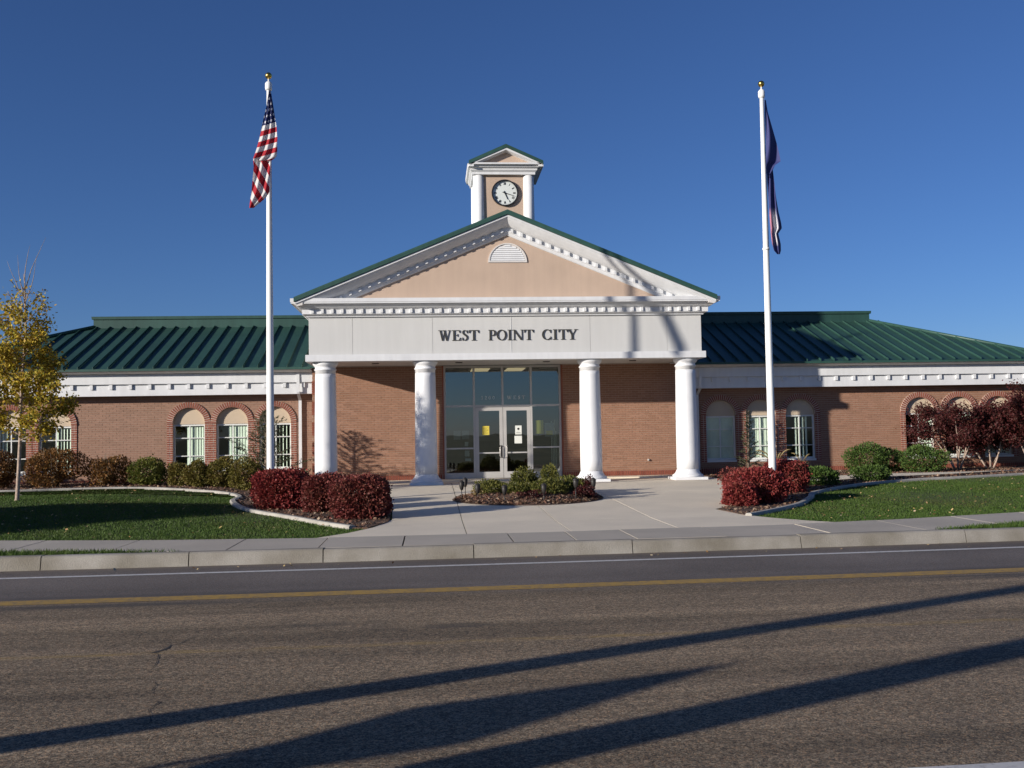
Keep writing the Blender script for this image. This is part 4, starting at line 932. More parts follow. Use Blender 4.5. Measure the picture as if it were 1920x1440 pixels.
G = {
 'I': (.40, stem(.115, TK) + serif(0, .40, 0) + serif(0, .40, .955)),
 'T': (.86, stem(.345, TK) + serif(.22, .64, 0) + [[(0, .955), (.86, .955), (.86, 1.0), (0, 1.0)]] + [[(0, .72), (.04, .72), (.14, .956), (0, .956)], [(.82, .72), (.86, .72), (.86, .956), (.72, .956)]]),
 'E': (.78, stem(.10, TK) + serif(0, .30, 0) + serif(0, .30, .955) + [[(.268, .955), (.74, .955), (.74, 1.0), (.268, 1.0)], [(.70, .74), (.74, .74), (.74, .956), (.60, .956)], [(.268, .49), (.52, .49), (.52, .535), (.268, .535)], [(.49, .38), (.52, .38), (.52, .64), (.49, .64)], [(.268, 0), (.78, 0), (.78, .045), (.268, .045)], [(.62, .044), (.78, .044), (.78, .28), (.745, .28)]]),
 'P': (.76, stem(.10, TK) + serif(0, .38, 0) + serif(0, .30, .955) + ribbon([(.26, .973)] + arcp(.42, .715, .25, .258, 90, -90) + [(.26, .457)], [TN] + [TN + (TK - TN) * max(0, math.cos(R_(90 - 180 * i / 22))) for i in range(23)] + [TN])),
 'N': (.98, stem(.11, TN) + stem(.80, TN) + diag(.05, 1.0, .70, 0.0, TK)[0:1] + serif(0, .28, 0) + serif(0, .20, .955) + serif(.70, .98, .955)),
 'W': (1.42, diag(.14, 1.0, .40, 0, TK) + diag(.48, 0, .70, 1.0, TN) + diag(.60, 1.0, .88, 0, TK) + diag(.96, 0, 1.24, 1.0, TN) + serif(0, .44, .955) + serif(.52, .86, .955) + serif(1.10, 1.42, .955)),
 'Y': (.98, diag(.11, 1.0, .40, .46, TK) + diag(.50, .46, .78, 1.0, TN) + stem(.40, TK, .47) + serif(.27, .70, 0) + serif(0, .40, .955) + serif(.66, .98, .955)),
 'O': (.98, ribbon(arcp(.49, .5, .41, .485, 0, 360, 40), ww(0, 360, 40))),
 'C': (.90, ribbon(arcp(.47, .5, .39, .485, 48, 318, 32), ww(48, 318, 32)) + [[(.76, .66), (.80, .66), (.80, .99), (.77, .99)], [(.76, .30), (.80, .02), (.83, .02), (.80, .32)]]),
 'S': (.66, ribbon([(.55, .74), (.52, .87), (.43, .955), (.31, .975), (.18, .935), (.12, .83), (.15, .70), (.26, .60), (.40, .51), (.52, .40), (.555, .27), (.50, .12), (.38, .035), (.26, .025), (.14, .08), (.09, .24)],
                   [.05, .06, .065, .07, .10, .13, .15, .165, .175, .165, .14, .11, .08, .065, .06, .05]) + [[(.535, .70), (.575, .70), (.575, 1.0), (.54, 1.0)], [(.065, .0), (.10, .0), (.10, .30), (.065, .30)]]),
 '3': (.60, ribbon([(.10, .82), (.18, .95), (.32, .96), (.44, .86), (.44, .68), (.34, .56), (.22, .53)], [.09, .07, .08, .12, .12, .08, .06]) + ribbon([(.24, .53), (.40, .49), (.48, .34), (.44, .12), (.28, .03), (.14, .07), (.07, .20)], [.06, .09, .13, .12, .07, .07, .09])),
 '2': (.60, ribbon([(.10, .76), (.16, .92), (.30, .97), (.44, .88), (.46, .70), (.36, .46), (.20, .22), (.08, .06)], [.08, .07, .08, .12, .12, .09, .07, .06]) + [[(.05, 0), (.52, 0), (.56, .22), (.52, .22), (.46, .09), (.05, .09)]]),
 '0': (.62, ribbon(arcp(.31, .5, .22, .475, 0, 360, 32), [TN * .8 + (.12 - TN * .8) * abs(math.cos(R_(360 * i / 32))) for i in range(33)])),
}
def glyph(ch, x, z, h, wx, y, mb, depth=.03):
    for i, p in enumerate(G[ch][1]):
        q = [(x + a * wx, z + b * h) for a, b in p]
        ar = sum(q[k][0] * q[(k + 1) % len(q)][1] - q[(k + 1) % len(q)][0] * q[k][1] for k in range(len(q)))
        mb.front(q if ar > 0 else q[::-1], y - depth - .0004 * (i % 7), y)
U = 67.45
for ch, a, b in (('W', 8, 102), ('E', 112, 174), ('S', 183, 232), ('T', 238, 312), ('P', 385, 440), ('O', 446, 520), ('I', 529, 560), ('N', 567, 650), ('T', 654, 724), ('C', 789, 863), ('I', 872, 905), ('T', 914, 984), ('Y', 978, 1060)):
    xa = -1.94 + (a - 10) / 4 / U; xb = -1.94 + (b - 10) / 4 / U
    q = MB(); glyph(ch, xa, 3.992, .288, (xb - xa) / G[ch][0], .0965, q, .022); q.build('sign_letter', M['letter'], H)
q = MB()
for word, x in (('3200', -.66), ('WEST', .13)):
    for ch in word:
        glyph(ch, x, 2.435, .105, .105, Y - .0, q, .004); x += G[ch][0] * .105 + .055
q.build('address_lettering', M['pale'], sf)

# ---- clock tower
def tbox(name, mt, *a): q = MB(); q.box(*a); return q.build(name, mt, H)
tbox('tower_shaft', M['stucco'], -.62, .66, .40, 1.85, 6.6, 8.78)
TX0, TX1, TY0, TY1 = -.905, .835, .30, 1.98                    # tower outline at the columns
for cx, cy in ((-.745, .455), (.675, .455), (-.745, 1.82), (.675, 1.82)):
    q = MB(); q.lathe([(.168, 6.3), (.165, 7.4), (.156, 8.72)], (cx, cy), 28); q.build('tower_column', M['column'], H)
for x0, x1, y0, y1 in ((-.90, -.80, .62, 1.66), (.73, .83, .62, 1.66)): tbox('tower_shaft', M['white'], x0 + .03, x1 - .03, y0, y1, 6.4, 8.75)
tp = [(TX0, TY1), (TX0, TY0), (TX1, TY0), (TX1, TY1), (TX0, TY1)]
q = MB(); q.sweep(tp[:4] + [(TX0 + .001, TY1)], [(-.03, 8.715), (.02, 8.715), (.025, 8.78), (.075, 8.83), (.08, 8.87), (.14, 8.90), (.145, 8.915), (.155, 8.99), (-.03, 9.0)]); q.build('tower_cornice', M['white'], H)
tbox('tower_ceiling', M['white'], TX0 + .02, TX1 - .02, TY0 + .02, TY1 - .02, 8.72, 8.76)
TCX = (TX0 + TX1) / 2 + .06; HW = 1.05; TZ = 9.03; TA = 9.50; YF, YB = .04, 2.22
sl_ = (TA - TZ) / HW
q = MB(); q.front([(TCX - .86, 9.0), (TCX + .86, 9.0), (TCX, TA - .115)], .24, .34); q.build('tower_gable', M['stucco'], H)
q = MB(); q.front([(TCX - .86, 9.0), (TCX + .86, 9.0), (TCX, TA - .115)], 1.95, 2.02); q.build('tower_gable', M['stucco'], H)
for s in (-1, 1):
    q = MB(); q.add([(TCX, YF, TA), (TCX + s * HW, YF, TZ), (TCX + s * HW, YB, TZ), (TCX, YB, TA), (TCX, YF, TA - .075), (TCX + s * HW, YF, TZ - .075), (TCX + s * HW, YB, TZ - .075), (TCX, YB, TA - .075)],
                    [(0, 1, 2, 3), (4, 7, 6, 5), (0, 4, 5, 1), (1, 5, 6, 2), (2, 6, 7, 3), (3, 7, 4, 0)]); ro = q.build('tower_roof', M['green'], H)
    for k in range(5):
        yy = YF + .05 + k * .5; q = MB(); q.add([(TCX, yy, TA), (TCX + s * HW, yy, TZ), (TCX + s * HW, yy + .03, TZ), (TCX, yy + .03, TA), (TCX, yy, TA + .04), (TCX + s * HW, yy, TZ + .04), (TCX + s * HW, yy + .03, TZ + .04), (TCX, yy + .03, TA + .04)], [(4, 5, 6, 7), (0, 1, 5, 4), (1, 2, 6, 5), (2, 3, 7, 6)]); q.build('roof_seam', M['green'], ro)
    q = MB(); q.add([(TCX, YF + .02, TA - .078), (TCX + s * (HW - .03), YF + .02, TZ - .065), (TCX + s * (HW - .03), .26, TZ - .065), (TCX, .26, TA - .078), (TCX, YF + .02, TA - .135), (TCX + s * (HW - .03), YF + .02, TZ - .10), (TCX + s * (HW - .16), .26, TZ - .09), (TCX, .26, TA - .17)],
                    [(0, 1, 2, 3), (4, 7, 6, 5), (0, 4, 5, 1), (1, 5, 6, 2), (2, 6, 7, 3)]); q.build('tower_rake', M['white'], H)
    q = MB(); xs_ = TCX + s * HW; q.box(min(xs_, xs_ - s * .14), max(xs_, xs_ - s * .14), YF + .03, YB - .03, TZ - .135, TZ - .077); q.build('tower_eave', M['white'], H)
q = MB(); q.box(TCX - HW + .02, TCX + HW - .02, YF + .02, .24, 8.955, 9.0); q.build('tower_ledge', M['white'], H)
# clock
CXc, CZ, CY = -.005, 8.205, .40
def disc(r0, r1, y0, y1, n=48):
    q = MB()
    if r0 == 0: q.front([(CXc + r1 * math.cos(t), CZ + r1 * math.sin(t)) for t in np.linspace(0, 2 * math.pi, n, endpoint=False)], y0, y1)
    else:
        T = np.linspace(0, 2 * math.pi, n + 1)
        for a, b in zip(T[:-1], T[1:]):
            q.front([(CXc + r0 * math.cos(a), CZ + r0 * math.sin(a)), (CXc + r1 * math.cos(a), CZ + r1 * math.sin(a)), (CXc + r1 * math.cos(b), CZ + r1 * math.sin(b)), (CXc + r0 * math.cos(b), CZ + r0 * math.sin(b))], y0, y1)
    return q
clock = disc(0, .345, CY - .022, CY - .001).build('clock', M['clockface'], H)
disc(.347, .378, CY - .075, CY - .0005).build('clock_rim', M['black'], clock)
def clockbar(name, ang, r0, r1, w0, w1, y):
    a = R_(90 - ang); c, s = math.cos(a), math.sin(a); q = MB()
    P = [(r0, -w0), (r1, -w1), (r1, w1), (r0, w0)]
    q.front([(CXc + x * c - z * s, CZ + x * s + z * c) for x, z in P], y - .006, y); return q.build(name, M['black'], clock)
NUM = ['XII', 'I', 'II', 'III', 'IIII', 'V', 'VI', 'VII', 'VIII', 'IX', 'X', 'XI']
for k, t in enumerate(NUM):
    q = MB(); ang = R_(90 - 30 * k); er = Vector((math.cos(ang), math.sin(ang))); et = Vector((math.sin(ang), -math.cos(ang)))
    wid = {'I': .018, 'V': .034, 'X': .034}; tot = sum(wid[c] for c in t); p = -tot / 2
    for i, c in enumerate(t):
        w = wid[c]
        st_ = {'I': [(w / 2, w / 2)], 'V': [(.003, w / 2), (w - .003, w / 2)], 'X': [(.003, w - .003), (w - .003, .003)]}[c]
        for jj, (u0, u1) in enumerate(st_):
            hw_ = .0055; A0 = er * .305 + et * (p + u0); B0 = er * .235 + et * (p + u1)
            q.front([tuple(Vector((CXc, CZ)) + v) for v in (A0 - et * hw_, A0 + et * hw_, B0 + et * hw_, B0 - et * hw_)][::-1], CY - .0265 - .0005 * jj, CY - .0215)
        p += w
    q.build('numeral', M['black'], clock)
tick = MB()
for k in range(60):
    a = R_(6 * k); c, s = math.cos(a), math.sin(a); tick.front([(CXc + x * c - z * s, CZ + x * s + z * c) for x, z in ((.313, -.002), (.324, -.002), (.324, .002), (.313, .002))], CY - .0255, CY - .0215)
tick.build('minute_marks', M['black'], clock)
clockbar('clock_hand', 157, -.06, .20, .014, .009, CY - .034)      # hour hand just past five
clockbar('clock_hand', 108, -.07, .275, .011, .006, CY - .044)     # minute hand near eighteen
q = MB(); q.lathe([(.02, 0), (.02, .03)], n=12); inst('clock_hub', q.mesh('clock_hub', M['black']), clock, (CXc, CY - .022, CZ), (R_(90), 0, 0))
# ------------------------------------------------------------------ plants
def leaf_mesh(name, P, dirs, ln, wd, material, curl=.25):
    """one pointed four-cornered leaf per point: P (n,3), dirs (n,3) along the leaf"""
    n = len(P); d = dirs / np.maximum(1e-6, np.linalg.norm(dirs, axis=1, keepdims=True))
    r = nr.normal(size=(n, 3)); s = np.cross(d, r); s /= np.maximum(1e-6, np.linalg.norm(s, axis=1, keepdims=True)); up = np.cross(s, d)
    L = ln[:, None] if np.ndim(ln) else ln; Wd = wd[:, None] if np.ndim(wd) else wd
    V = np.stack([P, P + d * L * .45 + s * Wd + up * L * curl * .3, P + d * L, P + d * L * .45 - s * Wd + up * L * curl * .3], 1).reshape(-1, 3)
    return mesh_np(name, V, np.arange(4 * n).reshape(-1, 4), material)
def rand_dirs(n): v = nr.normal(size=(n, 3)); return v / np.linalg.norm(v, axis=1, keepdims=True)
def lumpy(d, seed, amp):
    q = np.random.default_rng(seed); k = q.normal(0, 2.6, (7, 3)); ph = q.uniform(0, 6.28, 7)
    return 1 + amp * np.sin(d @ k.T + ph).mean(axis=1) * 2.2

def shrub(name, loc, size, n, leaf, material, label, cat, group=None, power=3.0, amp=.10, up=.0, lnwd=(.045, .018), shell=.55, stems=5, stem_mat=None, sink=.0, twigs=0):
    """clipped or loose bush: leaves spread through a rounded box of the given half sizes"""
    x, y = loc; z = GZ(y, x); hx, hy, h = size; root = empty(name, (x, y, z), label, cat, group)
    d = rand_dirs(n); s = (np.abs(d) ** power).sum(axis=1) ** (-1 / power)      # superellipsoid radius
    rr = lumpy(d, rnd.randrange(9999), amp) * lumpy(d * 2.6, rnd.randrange(9999), .07) * (1 + (nr.uniform(0, 1, n) < .09) * nr.uniform(0, .14, n)) * (1 - shell * nr.uniform(0, 1, n) ** 1.8)
    P = d * (s * rr)[:, None] * np.array([hx, hy, h / 2]); P[:, 2] += h / 2 - sink
    k = P[:, 2] > .015; P, d = P[k], d[k]; m_ = len(P)
    dirs = d + nr.normal(0, .7, (m_, 3)); dirs[:, 2] += up
    P += np.array([x, y, z]); ln = nr.uniform(.7, 1.3, m_) * leaf * 1.0
    link(bpy.data.objects.new('foliage', leaf_mesh('foliage', P, dirs, ln, ln * lnwd[1] / lnwd[0], material)), root)
    b = MB()
    for i in range(stems):
        a = rnd.uniform(0, 6.28); r = rnd.uniform(.1, .75); b.tube([(x + .15 * hx * math.cos(a), y + .15 * hy * math.sin(a), z - .03), (x + .5 * r * hx * math.cos(a), y + .5 * r * hy * math.sin(a), z + h * .45), (x + r * hx * math.cos(a), y + r * hy * math.sin(a), z + h * .86)], [.018, .012, .005], 5)
    for i in range(twigs):
        a = rnd.uniform(0, 6.28); r = rnd.uniform(.2, .9); q = Vector((x + r * hx * math.cos(a), y + r * hy * math.sin(a), z + h * (1 - .35 * r)));
        b.tube([q - Vector((0, 0, .25)), q + Vector((rnd.uniform(-.08, .08), rnd.uniform(-.08, .08), rnd.uniform(.08, .2)))], [.005, .002], 4)
    b.build('stem', stem_mat or M['bark'], root); return root

RG = 'clipped crimson hedges beside the forecourt'
shrub('red_hedge', (-5.38, -6.05), (.55, .46, .81), 12500, .05, M['redleaf'], 'crimson hedge at the foot of the flagpole with the striped flag', 'hedge', RG, 4.0, .05)
shrub('red_hedge', (-4.38, -7.0), (.40, .40, .77), 9000, .05, M['redleafd'], 'crimson hedge squeezed between two others left of the forecourt', 'hedge', RG, 3.6, .06)
shrub('red_hedge', (-3.54, -8.35), (.54, .52, .80), 14000, .048, M['redleafd'], 'dark crimson hedge nearest the road at the mulch tip', 'hedge', RG, 4.0, .05)
shrub('red_hedge', (4.60, -7.1), (.56, .56, .70), 12000, .05, M['redleaf'], 'front crimson hedge left of the plain white pole', 'hedge', RG, 3.0, .10)
shrub('red_hedge', (4.10, -7.7), (.32, .34, .48), 5000, .05, M['redleaf'], 'low crimson lobe at the corner of the mulch tip', 'hedge', RG, 2.8, .10)
shrub('red_hedge', (6.08, -4.75), (.52, .46, .74), 9500, .05, M['redleaf'], 'crimson hedge behind the foot of the navy flag pole', 'hedge', RG, 3.2, .08)
shrub('barberry', (5.92, -1.7), (.42, .38, .42), 1800, .05, M['redleafd'], 'low loose dark red shrub by the rightmost column', 'shrub', None, 2.2, .25)

GG = 'rounded shrubs along the wing with the yellow tree'
for i, (x, y, sx, sy, h, mt, lab, n) in enumerate((
    (-14.0, .6, .66, .55, .95, 'rust', 'rusty bush at the picture edge behind the yellow tree trunk', 7000),
    (-12.5, .75, .68, .55, 1.06, 'rust', 'rusty bush with orange lower leaves just right of the tree trunk', 8000),
    (-11.05, .85, .52, .45, .86, 'rust', 'loose brownish bush in front of the blank pink wall', 5500),
    (-9.98, .75, .48, .42, .74, 'greenleaf', 'broad yellow green bush before the blank pink wall', 5500),
    (-9.12, .55, .25, .30, .62, 'olive', 'narrow olive shrub left of a clipped olive pair', 3600),
    (-8.52, .15, .34, .36, .70, 'olive', 'olive shrub under the first of three arched windows', 4600),
    (-7.85, .05, .41, .40, .78, 'olive', 'olive shrub under the pier between arched windows', 5200),
    (-6.98, -.95, .46, .42, .76, 'olive', 'olive shrub next to the striped flag pole', 5500))):
    shrub('round_shrub', (x, y), (sx, sy, h), n, .05, M[mt], lab, 'shrub', GG, 2.2 if mt == 'rust' else 2.5, .26 if mt == 'rust' else .17, twigs=26 if mt == 'rust' else 8)
shrub('round_shrub', (-16.4, 1.4), (.8, .7, 1.1), 4000, .055, M['rust'], 'rusty bush past the picture edge by the far windows', 'shrub', GG, 2.6, .14)

JG = 'green junipers along the wing with the maroon trees'
def juniper(x, y, sx, sy, h, n, lab, amp=.15, mt='juniper', grp=JG, lf=.075): shrub('juniper', (x, y), (sx, sy, h), n, lf, M[mt], lab, 'juniper', grp, 2.1, amp, .35, (.09, .016), .5, 4)
juniper(10.6, 1.0, .58, .55, .84, 5000, 'tall rounded green juniper before the blank wall')
juniper(11.42, 1.4, .44, .42, .66, 3000, 'shaded juniper tucked behind the tall rounded one')
juniper(9.25, -2.35, .46, .36, .40, 2600, 'low juniper standing on the pale path')
juniper(12.1, .6, .66, .55, .74, 5200, 'broad bright juniper under the window with maroon branches')
juniper(7.58, -3.0, .50, .42, .44, 3400, 'small juniper by the edging right of the crimson hedges')

YG = 'evergreens in the round bed'
for x, y, sx, sy, h, n, lab in ((-.80, -4.75, .40, .40, .42, 3800, 'leftmost yellowish mound in the round bed'), (-.28, -5.1, .34, .34, .36, 3000, 'second low mound from the left in the round bed'), (.0, -4.3, .34, .30, .64, 3600, 'dark upright evergreen behind the low mounds'),
                               (.58, -4.4, .22, .22, .70, 2600, 'tallest upright evergreen in the round bed'), (.42, -5.3, .42, .42, .46, 4400, 'rounded yellow green mound at the front of the round bed'), (1.0, -4.75, .42, .38, .44, 3600, 'rounded mound on the far right of the round bed'), (1.15, -4.0, .28, .26, .42, 2000, 'dark evergreen tuft behind the rightmost mound')):
    shrub('yew', (x, y), (sx, sy, h), n, .055, M['yew'], lab, 'shrub', YG, 2.0, .25, .7, (.08, .017), .55, 4)
shrub('barberry', (1.22, -5.55), (.24, .22, .30), 1200, .045, M['maroon'], 'maroon barberry at the front right edge of the round bed', 'shrub', 'barberries', 2.0, .3)
shrub('barberry', (1.38, -5.0), (.13, .13, .46), 700, .045, M['maroon'], 'upright maroon barberry right of the yellow green mounds', 'shrub', 'barberries', 2.0, .3)
shrub('barberry', (.02, -5.95), (.26, .2, .28), 900, .04, M['maroon'], 'low maroon tuft in front of the mounds', 'shrub', 'barberries', 2.0, .3)
shrub('barberry', (-1.12, -4.9), (.15, .15, .30), 260, .05, M['straw'], 'withered pale plant at the left edge of the round bed', 'shrub', 'barberries', 2.0, .3)

def limb(b, p, d, ln, r, bend=.25, segs=5, rise=.0):
    """one tapering limb; returns its points"""
    pts = [Vector(p)]; d = Vector(d).normalized()
    for i in range(segs):
        d = (d + Vector((rnd.uniform(-bend, bend), rnd.uniform(-bend, bend), rnd.uniform(-bend, bend) + rise)) * .5).normalized(); pts.append(pts[-1] + d * ln / segs)
    b.tube(pts, [r * (1 - .82 * i / segs) for i in range(segs + 1)], 5); return pts
def along(pts, t):
    f_ = t * (len(pts) - 1); i = min(int(f_), len(pts) - 2); return pts[i].lerp(pts[i + 1], f_ - i)

# yellow tree
def yellow_tree(x, y, h, label, leaves=8500, name='yellow_tree', material='yellowleaf', c0=1.45, spread=1.35, bare=True):
    z = GZ(y, x); root = empty(name, (x, y, z), label, 'tree'); t = MB()
    tr = [Vector((x, y, z - .05)), Vector((x + .02, y, z + .03)), Vector((x + .05, y, z + .7)), Vector((x + .08, y, z + 1.5)), Vector((x + .10, y, z + 2.6)), Vector((x + .18, y, z + 3.7)), Vector((x + .15, y, z + 4.8)), Vector((x + .12, y, z + h))]
    t.tube(tr, [.066, .048, .041, .037, .031, .024, .014, .004], 8); t.build('trunk', M['barkp'], root)
    b = MB(); tips = []
    for i in range(34):
        k = i / 33; zz = c0 + (h - c0 - .5) * k ** .9; p = along(tr, min(.98, .30 + .66 * k)); p = Vector((p.x, p.y, z + zz)); a = i * 2.4 + rnd.uniform(-.4, .4)
        ln = spread * (1.10 - .72 * k) * rnd.uniform(.75, 1.1) * (0.8 if k < .08 else 1); up = .35 + .8 * k
        pts = limb(b, p, (math.cos(a), math.sin(a), up), ln, .022 * (1.15 - .7 * k), .22, 6); tips.append((pts, k, ln))
        for j in range(5):
            q = along(pts, rnd.uniform(.35, .95)); aa = a + rnd.uniform(-1.2, 1.2); tw = limb(b, q, (math.cos(aa), math.sin(aa), rnd.uniform(.1, 1.1)), ln * rnd.uniform(.25, .45), .008, .3, 3); tips.append((tw, k, ln * .4))
    if bare:
        for a, zz in ((2.2, 4.4), (-.3, 4.3), (.6, 4.6), (3.0, 4.2), (1.6, 4.8)):
            p = along(tr, .86); limb(b, Vector((p.x, p.y, z + zz)), (.35 * math.cos(a), .35 * math.sin(a), 1), rnd.uniform(.9, 1.5), .012, .25, 5)
    b.build('branch', M['bark'], root)
    P = []; tot = sum(l_ for _, _, l_ in tips)
    for pts, k, ln in tips:
        dens = 1.0 if k < .5 else max(.04, 1 - (k - .5) * 2.1)
        for j in range(int(leaves * ln / tot * dens)):
            q = along(pts, rnd.uniform(.25, 1.0)); P.append((q.x + rnd.gauss(0, .085), q.y + rnd.gauss(0, .085), q.z + rnd.gauss(-.02, .085)))
    P = np.array(P); dirs = rand_dirs(len(P)); dirs[:, 2] -= .35; ln = nr.uniform(.05, .095, len(P))
    link(bpy.data.objects.new('crown', leaf_mesh('crown', P, dirs, ln, ln * .36, M[material])), root); return root
yellow_tree(-11.25, -4.95, 5.0, 'slender young tree with thinning golden yellow leaves on the lawn', 13000, spread=1.12, c0=1.30)

# maroon trees
MG = 'multi stemmed maroon trees before the far windows'
def maroon_tree(x, y, h, sp, label, leaves, seed, up=.0):
    rnd.seed(seed); z = GZ(y, x); root = empty('maroon_tree', (x, y, z), label, 'tree', MG); t = MB(); tips = []
    b = MB()
    for i in range(6):
        a = i * 1.05 + rnd.uniform(-.3, .3); st = limb(t, (x + .06 * math.cos(a), y + .06 * math.sin(a), z - .04), (.40 * math.cos(a), .40 * math.sin(a), 1), h * rnd.uniform(.62, .86), .032, .22, 6)
        for j in range(9):
            q = along(st, rnd.uniform(.40, 1.0)); aa = a + rnd.uniform(-1.5, 1.5); k = rnd.uniform(.4, 1) * sp
            pts = limb(b, q, (math.cos(aa), math.sin(aa), rnd.uniform(.0, .9)), k, .012, .35, 4); tips.append((pts, k))
            for w in range(3):
                q2 = along(pts, rnd.uniform(.3, 1)); a3 = aa + rnd.uniform(-1.2, 1.2); tw = limb(b, q2, (math.cos(a3), math.sin(a3), rnd.uniform(-.1, 1)), k * .45, .006, .4, 3); tips.append((tw, k * .5))
    t.build('trunk', M['barkp'], root); b.build('branch', M['bark'], root)
    P = []; tot = sum(k for _, k in tips)
    for pts, k in tips:
        for j in range(int(leaves * k / tot)):
            q = along(pts, rnd.uniform(.15, 1)); P.append((q.x + rnd.gauss(0, .09), q.y + rnd.gauss(0, .09), q.z + rnd.gauss(0, .09)))
    P = np.array(P); dirs = rand_dirs(len(P)); ln = nr.uniform(.045, .085, len(P))
    link(bpy.data.objects.new('crown', leaf_mesh('crown', P, dirs, ln, ln * .34, M['maroon'])), root)
maroon_tree(13.75, 1.75, 2.4, .78, 'maroon tree with forked stems in front of the pier between far windows', 12500, 3)
maroon_tree(14.75, 1.7, 2.35, .85, 'middle maroon tree hiding the wall beside the far windows', 15000, 5)
maroon_tree(15.95, 1.4, 2.75, 1.05, 'tallest maroon tree at the wing end with pale slanting stems', 24000, 8)
rnd.seed(21)

# young spruces
def spruce(x, y, h, sp, label, n=26, grp=None):
    z = GZ(y, x); root = empty('spruce', (x, y, z), label, 'conifer', 'young spruces by the wing windows'); t = MB(); t.tube([(x, y, z - .04), (x + .02, y, z + h * .5), (x + .05, y, z + h)], [.05, .03, .006], 6); t.build('trunk', M['bark'], root)
    b = MB(); P = []; Dn = []
    for i in range(int(n * 2.6)):
        k = (i + rnd.uniform(0, 1)) / (n * 2.6); zz = .12 + (h - .2) * k; a = i * 2.4; ln = sp * (1 - k) ** .8 * rnd.uniform(.35, 1.15) + .06
        pts = limb(b, (x + .03 * k, y, z + zz), (math.cos(a), math.sin(a), .25 + .5 * k), ln, .009, .25, 4, .12)
        segs = [pts]
        for w in range(3):
            q = along(pts, rnd.uniform(.3, .9)); aa = a + rnd.choice((-.8, .8)); segs.append(limb(b, q, (math.cos(aa), math.sin(aa), .3), ln * .4, .005, .2, 2))
        for s_ in segs:
            L = sum((s_[q + 1] - s_[q]).length for q in range(len(s_) - 1))
            for j in range(int(L * 95) + 3):
                u = rnd.uniform(.1, 1); q = along(s_, u); d = (s_[-1] - s_[0]).normalized(); v = Vector((rnd.gauss(0, 1), rnd.gauss(0, 1), rnd.gauss(0, 1))).normalized()
                P.append(tuple(q)); Dn.append(tuple(d * .7 + v))
    b.build('branch', M['bark'], root); P = np.array(P); ln = nr.uniform(.03, .06, len(P))
    link(bpy.data.objects.new('needles', leaf_mesh('needles', P, np.array(Dn), ln, ln * .16, M['spruce'], 0)), root)
spruce(-6.86, 1.22, 2.2, 1.35, 'sparse young spruce behind the pole with the striped flag')
spruce(7.52, 2.55, 2.0, .42, 'thin dark spruce in front of the shaded first window', 20)

# dry ornamental grass
def tuft(x, y, h, n, label, plumes):
    z = GZ(y, x); root = empty('ornamental_grass', (x, y, z), label, 'grass clump', 'dry ornamental grasses'); b = MB()
    for i in range(n):
        a = rnd.uniform(0, 6.28); r = rnd.uniform(.2, 1); l_ = h * rnd.uniform(.6, 1.05); w = .005; p = []; o = Vector((math.cos(a), math.sin(a), 0)); sd = Vector((-o.y, o.x, 0))
        for k in range(5):
            t = k / 4; p.append(Vector((x, y, z)) + o * (.05 + r * .5 * l_ * t ** 1.8) + Vector((0, 0, l_ * (t - .35 * r * t ** 2.5))))
        vs_ = []
        for k, q in enumerate(p): ww_ = w * (1 - .85 * k / 4); vs_ += [q - sd * ww_, q + sd * ww_]
        b.add(vs_, [(2 * k, 2 * k + 1, 2 * k + 3, 2 * k + 2) for k in range(4)])
    b.build('blades', M['straw'], root); pm = MB()
    for a, l_, r in plumes:
        o = Vector((math.cos(a), math.sin(a), 0)); base = Vector((x, y, z)); P = [base + o * (r * t ** 2.2) + Vector((0, 0, l_ * (t - .28 * t ** 4))) for t in np.linspace(0, 1, 9)]
        pm.tube(P, [.004] * 5 + [.012, .022, .02, .006], 6)
    pm.build('plume', M['straw'], root)
tuft(7.55, .15, .80, 240, 'tan ornamental grass with arching plumes by the shaded windows', [(3.0, 1.1, .55), (2.0, 1.38, .12), (-.2, 1.12, .45), (3.3, .95, .6), (.5, 1.0, .3)])
tuft(8.35, .25, .72, 160, 'second tan grass clump half hidden by the crimson hedges', [(.2, .9, .3), (2.5, .95, .3)])

# trees beyond the picture edges whose shadows fall into view
shrub('spreading_bush', (-15.6, -10.9), (2.0, 1.5, 2.55), 16000, .11, M['greenleaf'], 'spreading green bush on the lawn outside the picture', 'shrub', None, 2.2, .12)
# ------------------------------------------------------------------ flagpoles, flags, garden lights, roadside poles
FG = 'white flagpoles with gold balls'
def flagpole(x, y, ztop, label):
    z = GZ(y); r = empty('flagpole', (x, y, z), label, 'flagpole', FG)
    q = MB(); q.lathe([(.085, z - .05), (.085, z + .8), (.078, z + 3.5), (.062, z + 6.5), (.045, ztop - .38)], (x, y), 20); q.build('pole', M['pole'], r)
    q = MB(); q.lathe([(.13, z + .02), (.13, z + .05), (.09, z + .09)], (x, y), 20); q.build('base_collar', M['pole'], r)
    q = MB(); q.lathe([(.052, ztop - .41), (.07, ztop - .40), (.078, ztop - .36), (.078, ztop - .26), (.055, ztop - .22), (.02, ztop - .21), (.016, ztop - .12)], (x, y), 18); q.build('truck', M['pole'], r)
    q = MB(); R0 = .075; q.lathe([(R0 * math.sin(t) + .0005, ztop - R0 + -R0 * math.cos(t)) for t in np.linspace(0, math.pi, 15)], (x, y), 20); q.build('ball', M['gold'], r)
    q = MB(); q.tube([(x + .05, y - .02, ztop - .42), (x + .07, y - .02, z + 4), (x + .085, y - .02, z + 1.2)], .004, 5); q.build('halyard', M['pale'], r)
    return r
PLX, PLY = -5.69, -5.40
flagpole(PLX, PLY, 9.535, 'white flagpole flying the red and white striped flag')
fp = flagpole(5.62, -5.25, 9.52, 'white flagpole flying the navy flag')
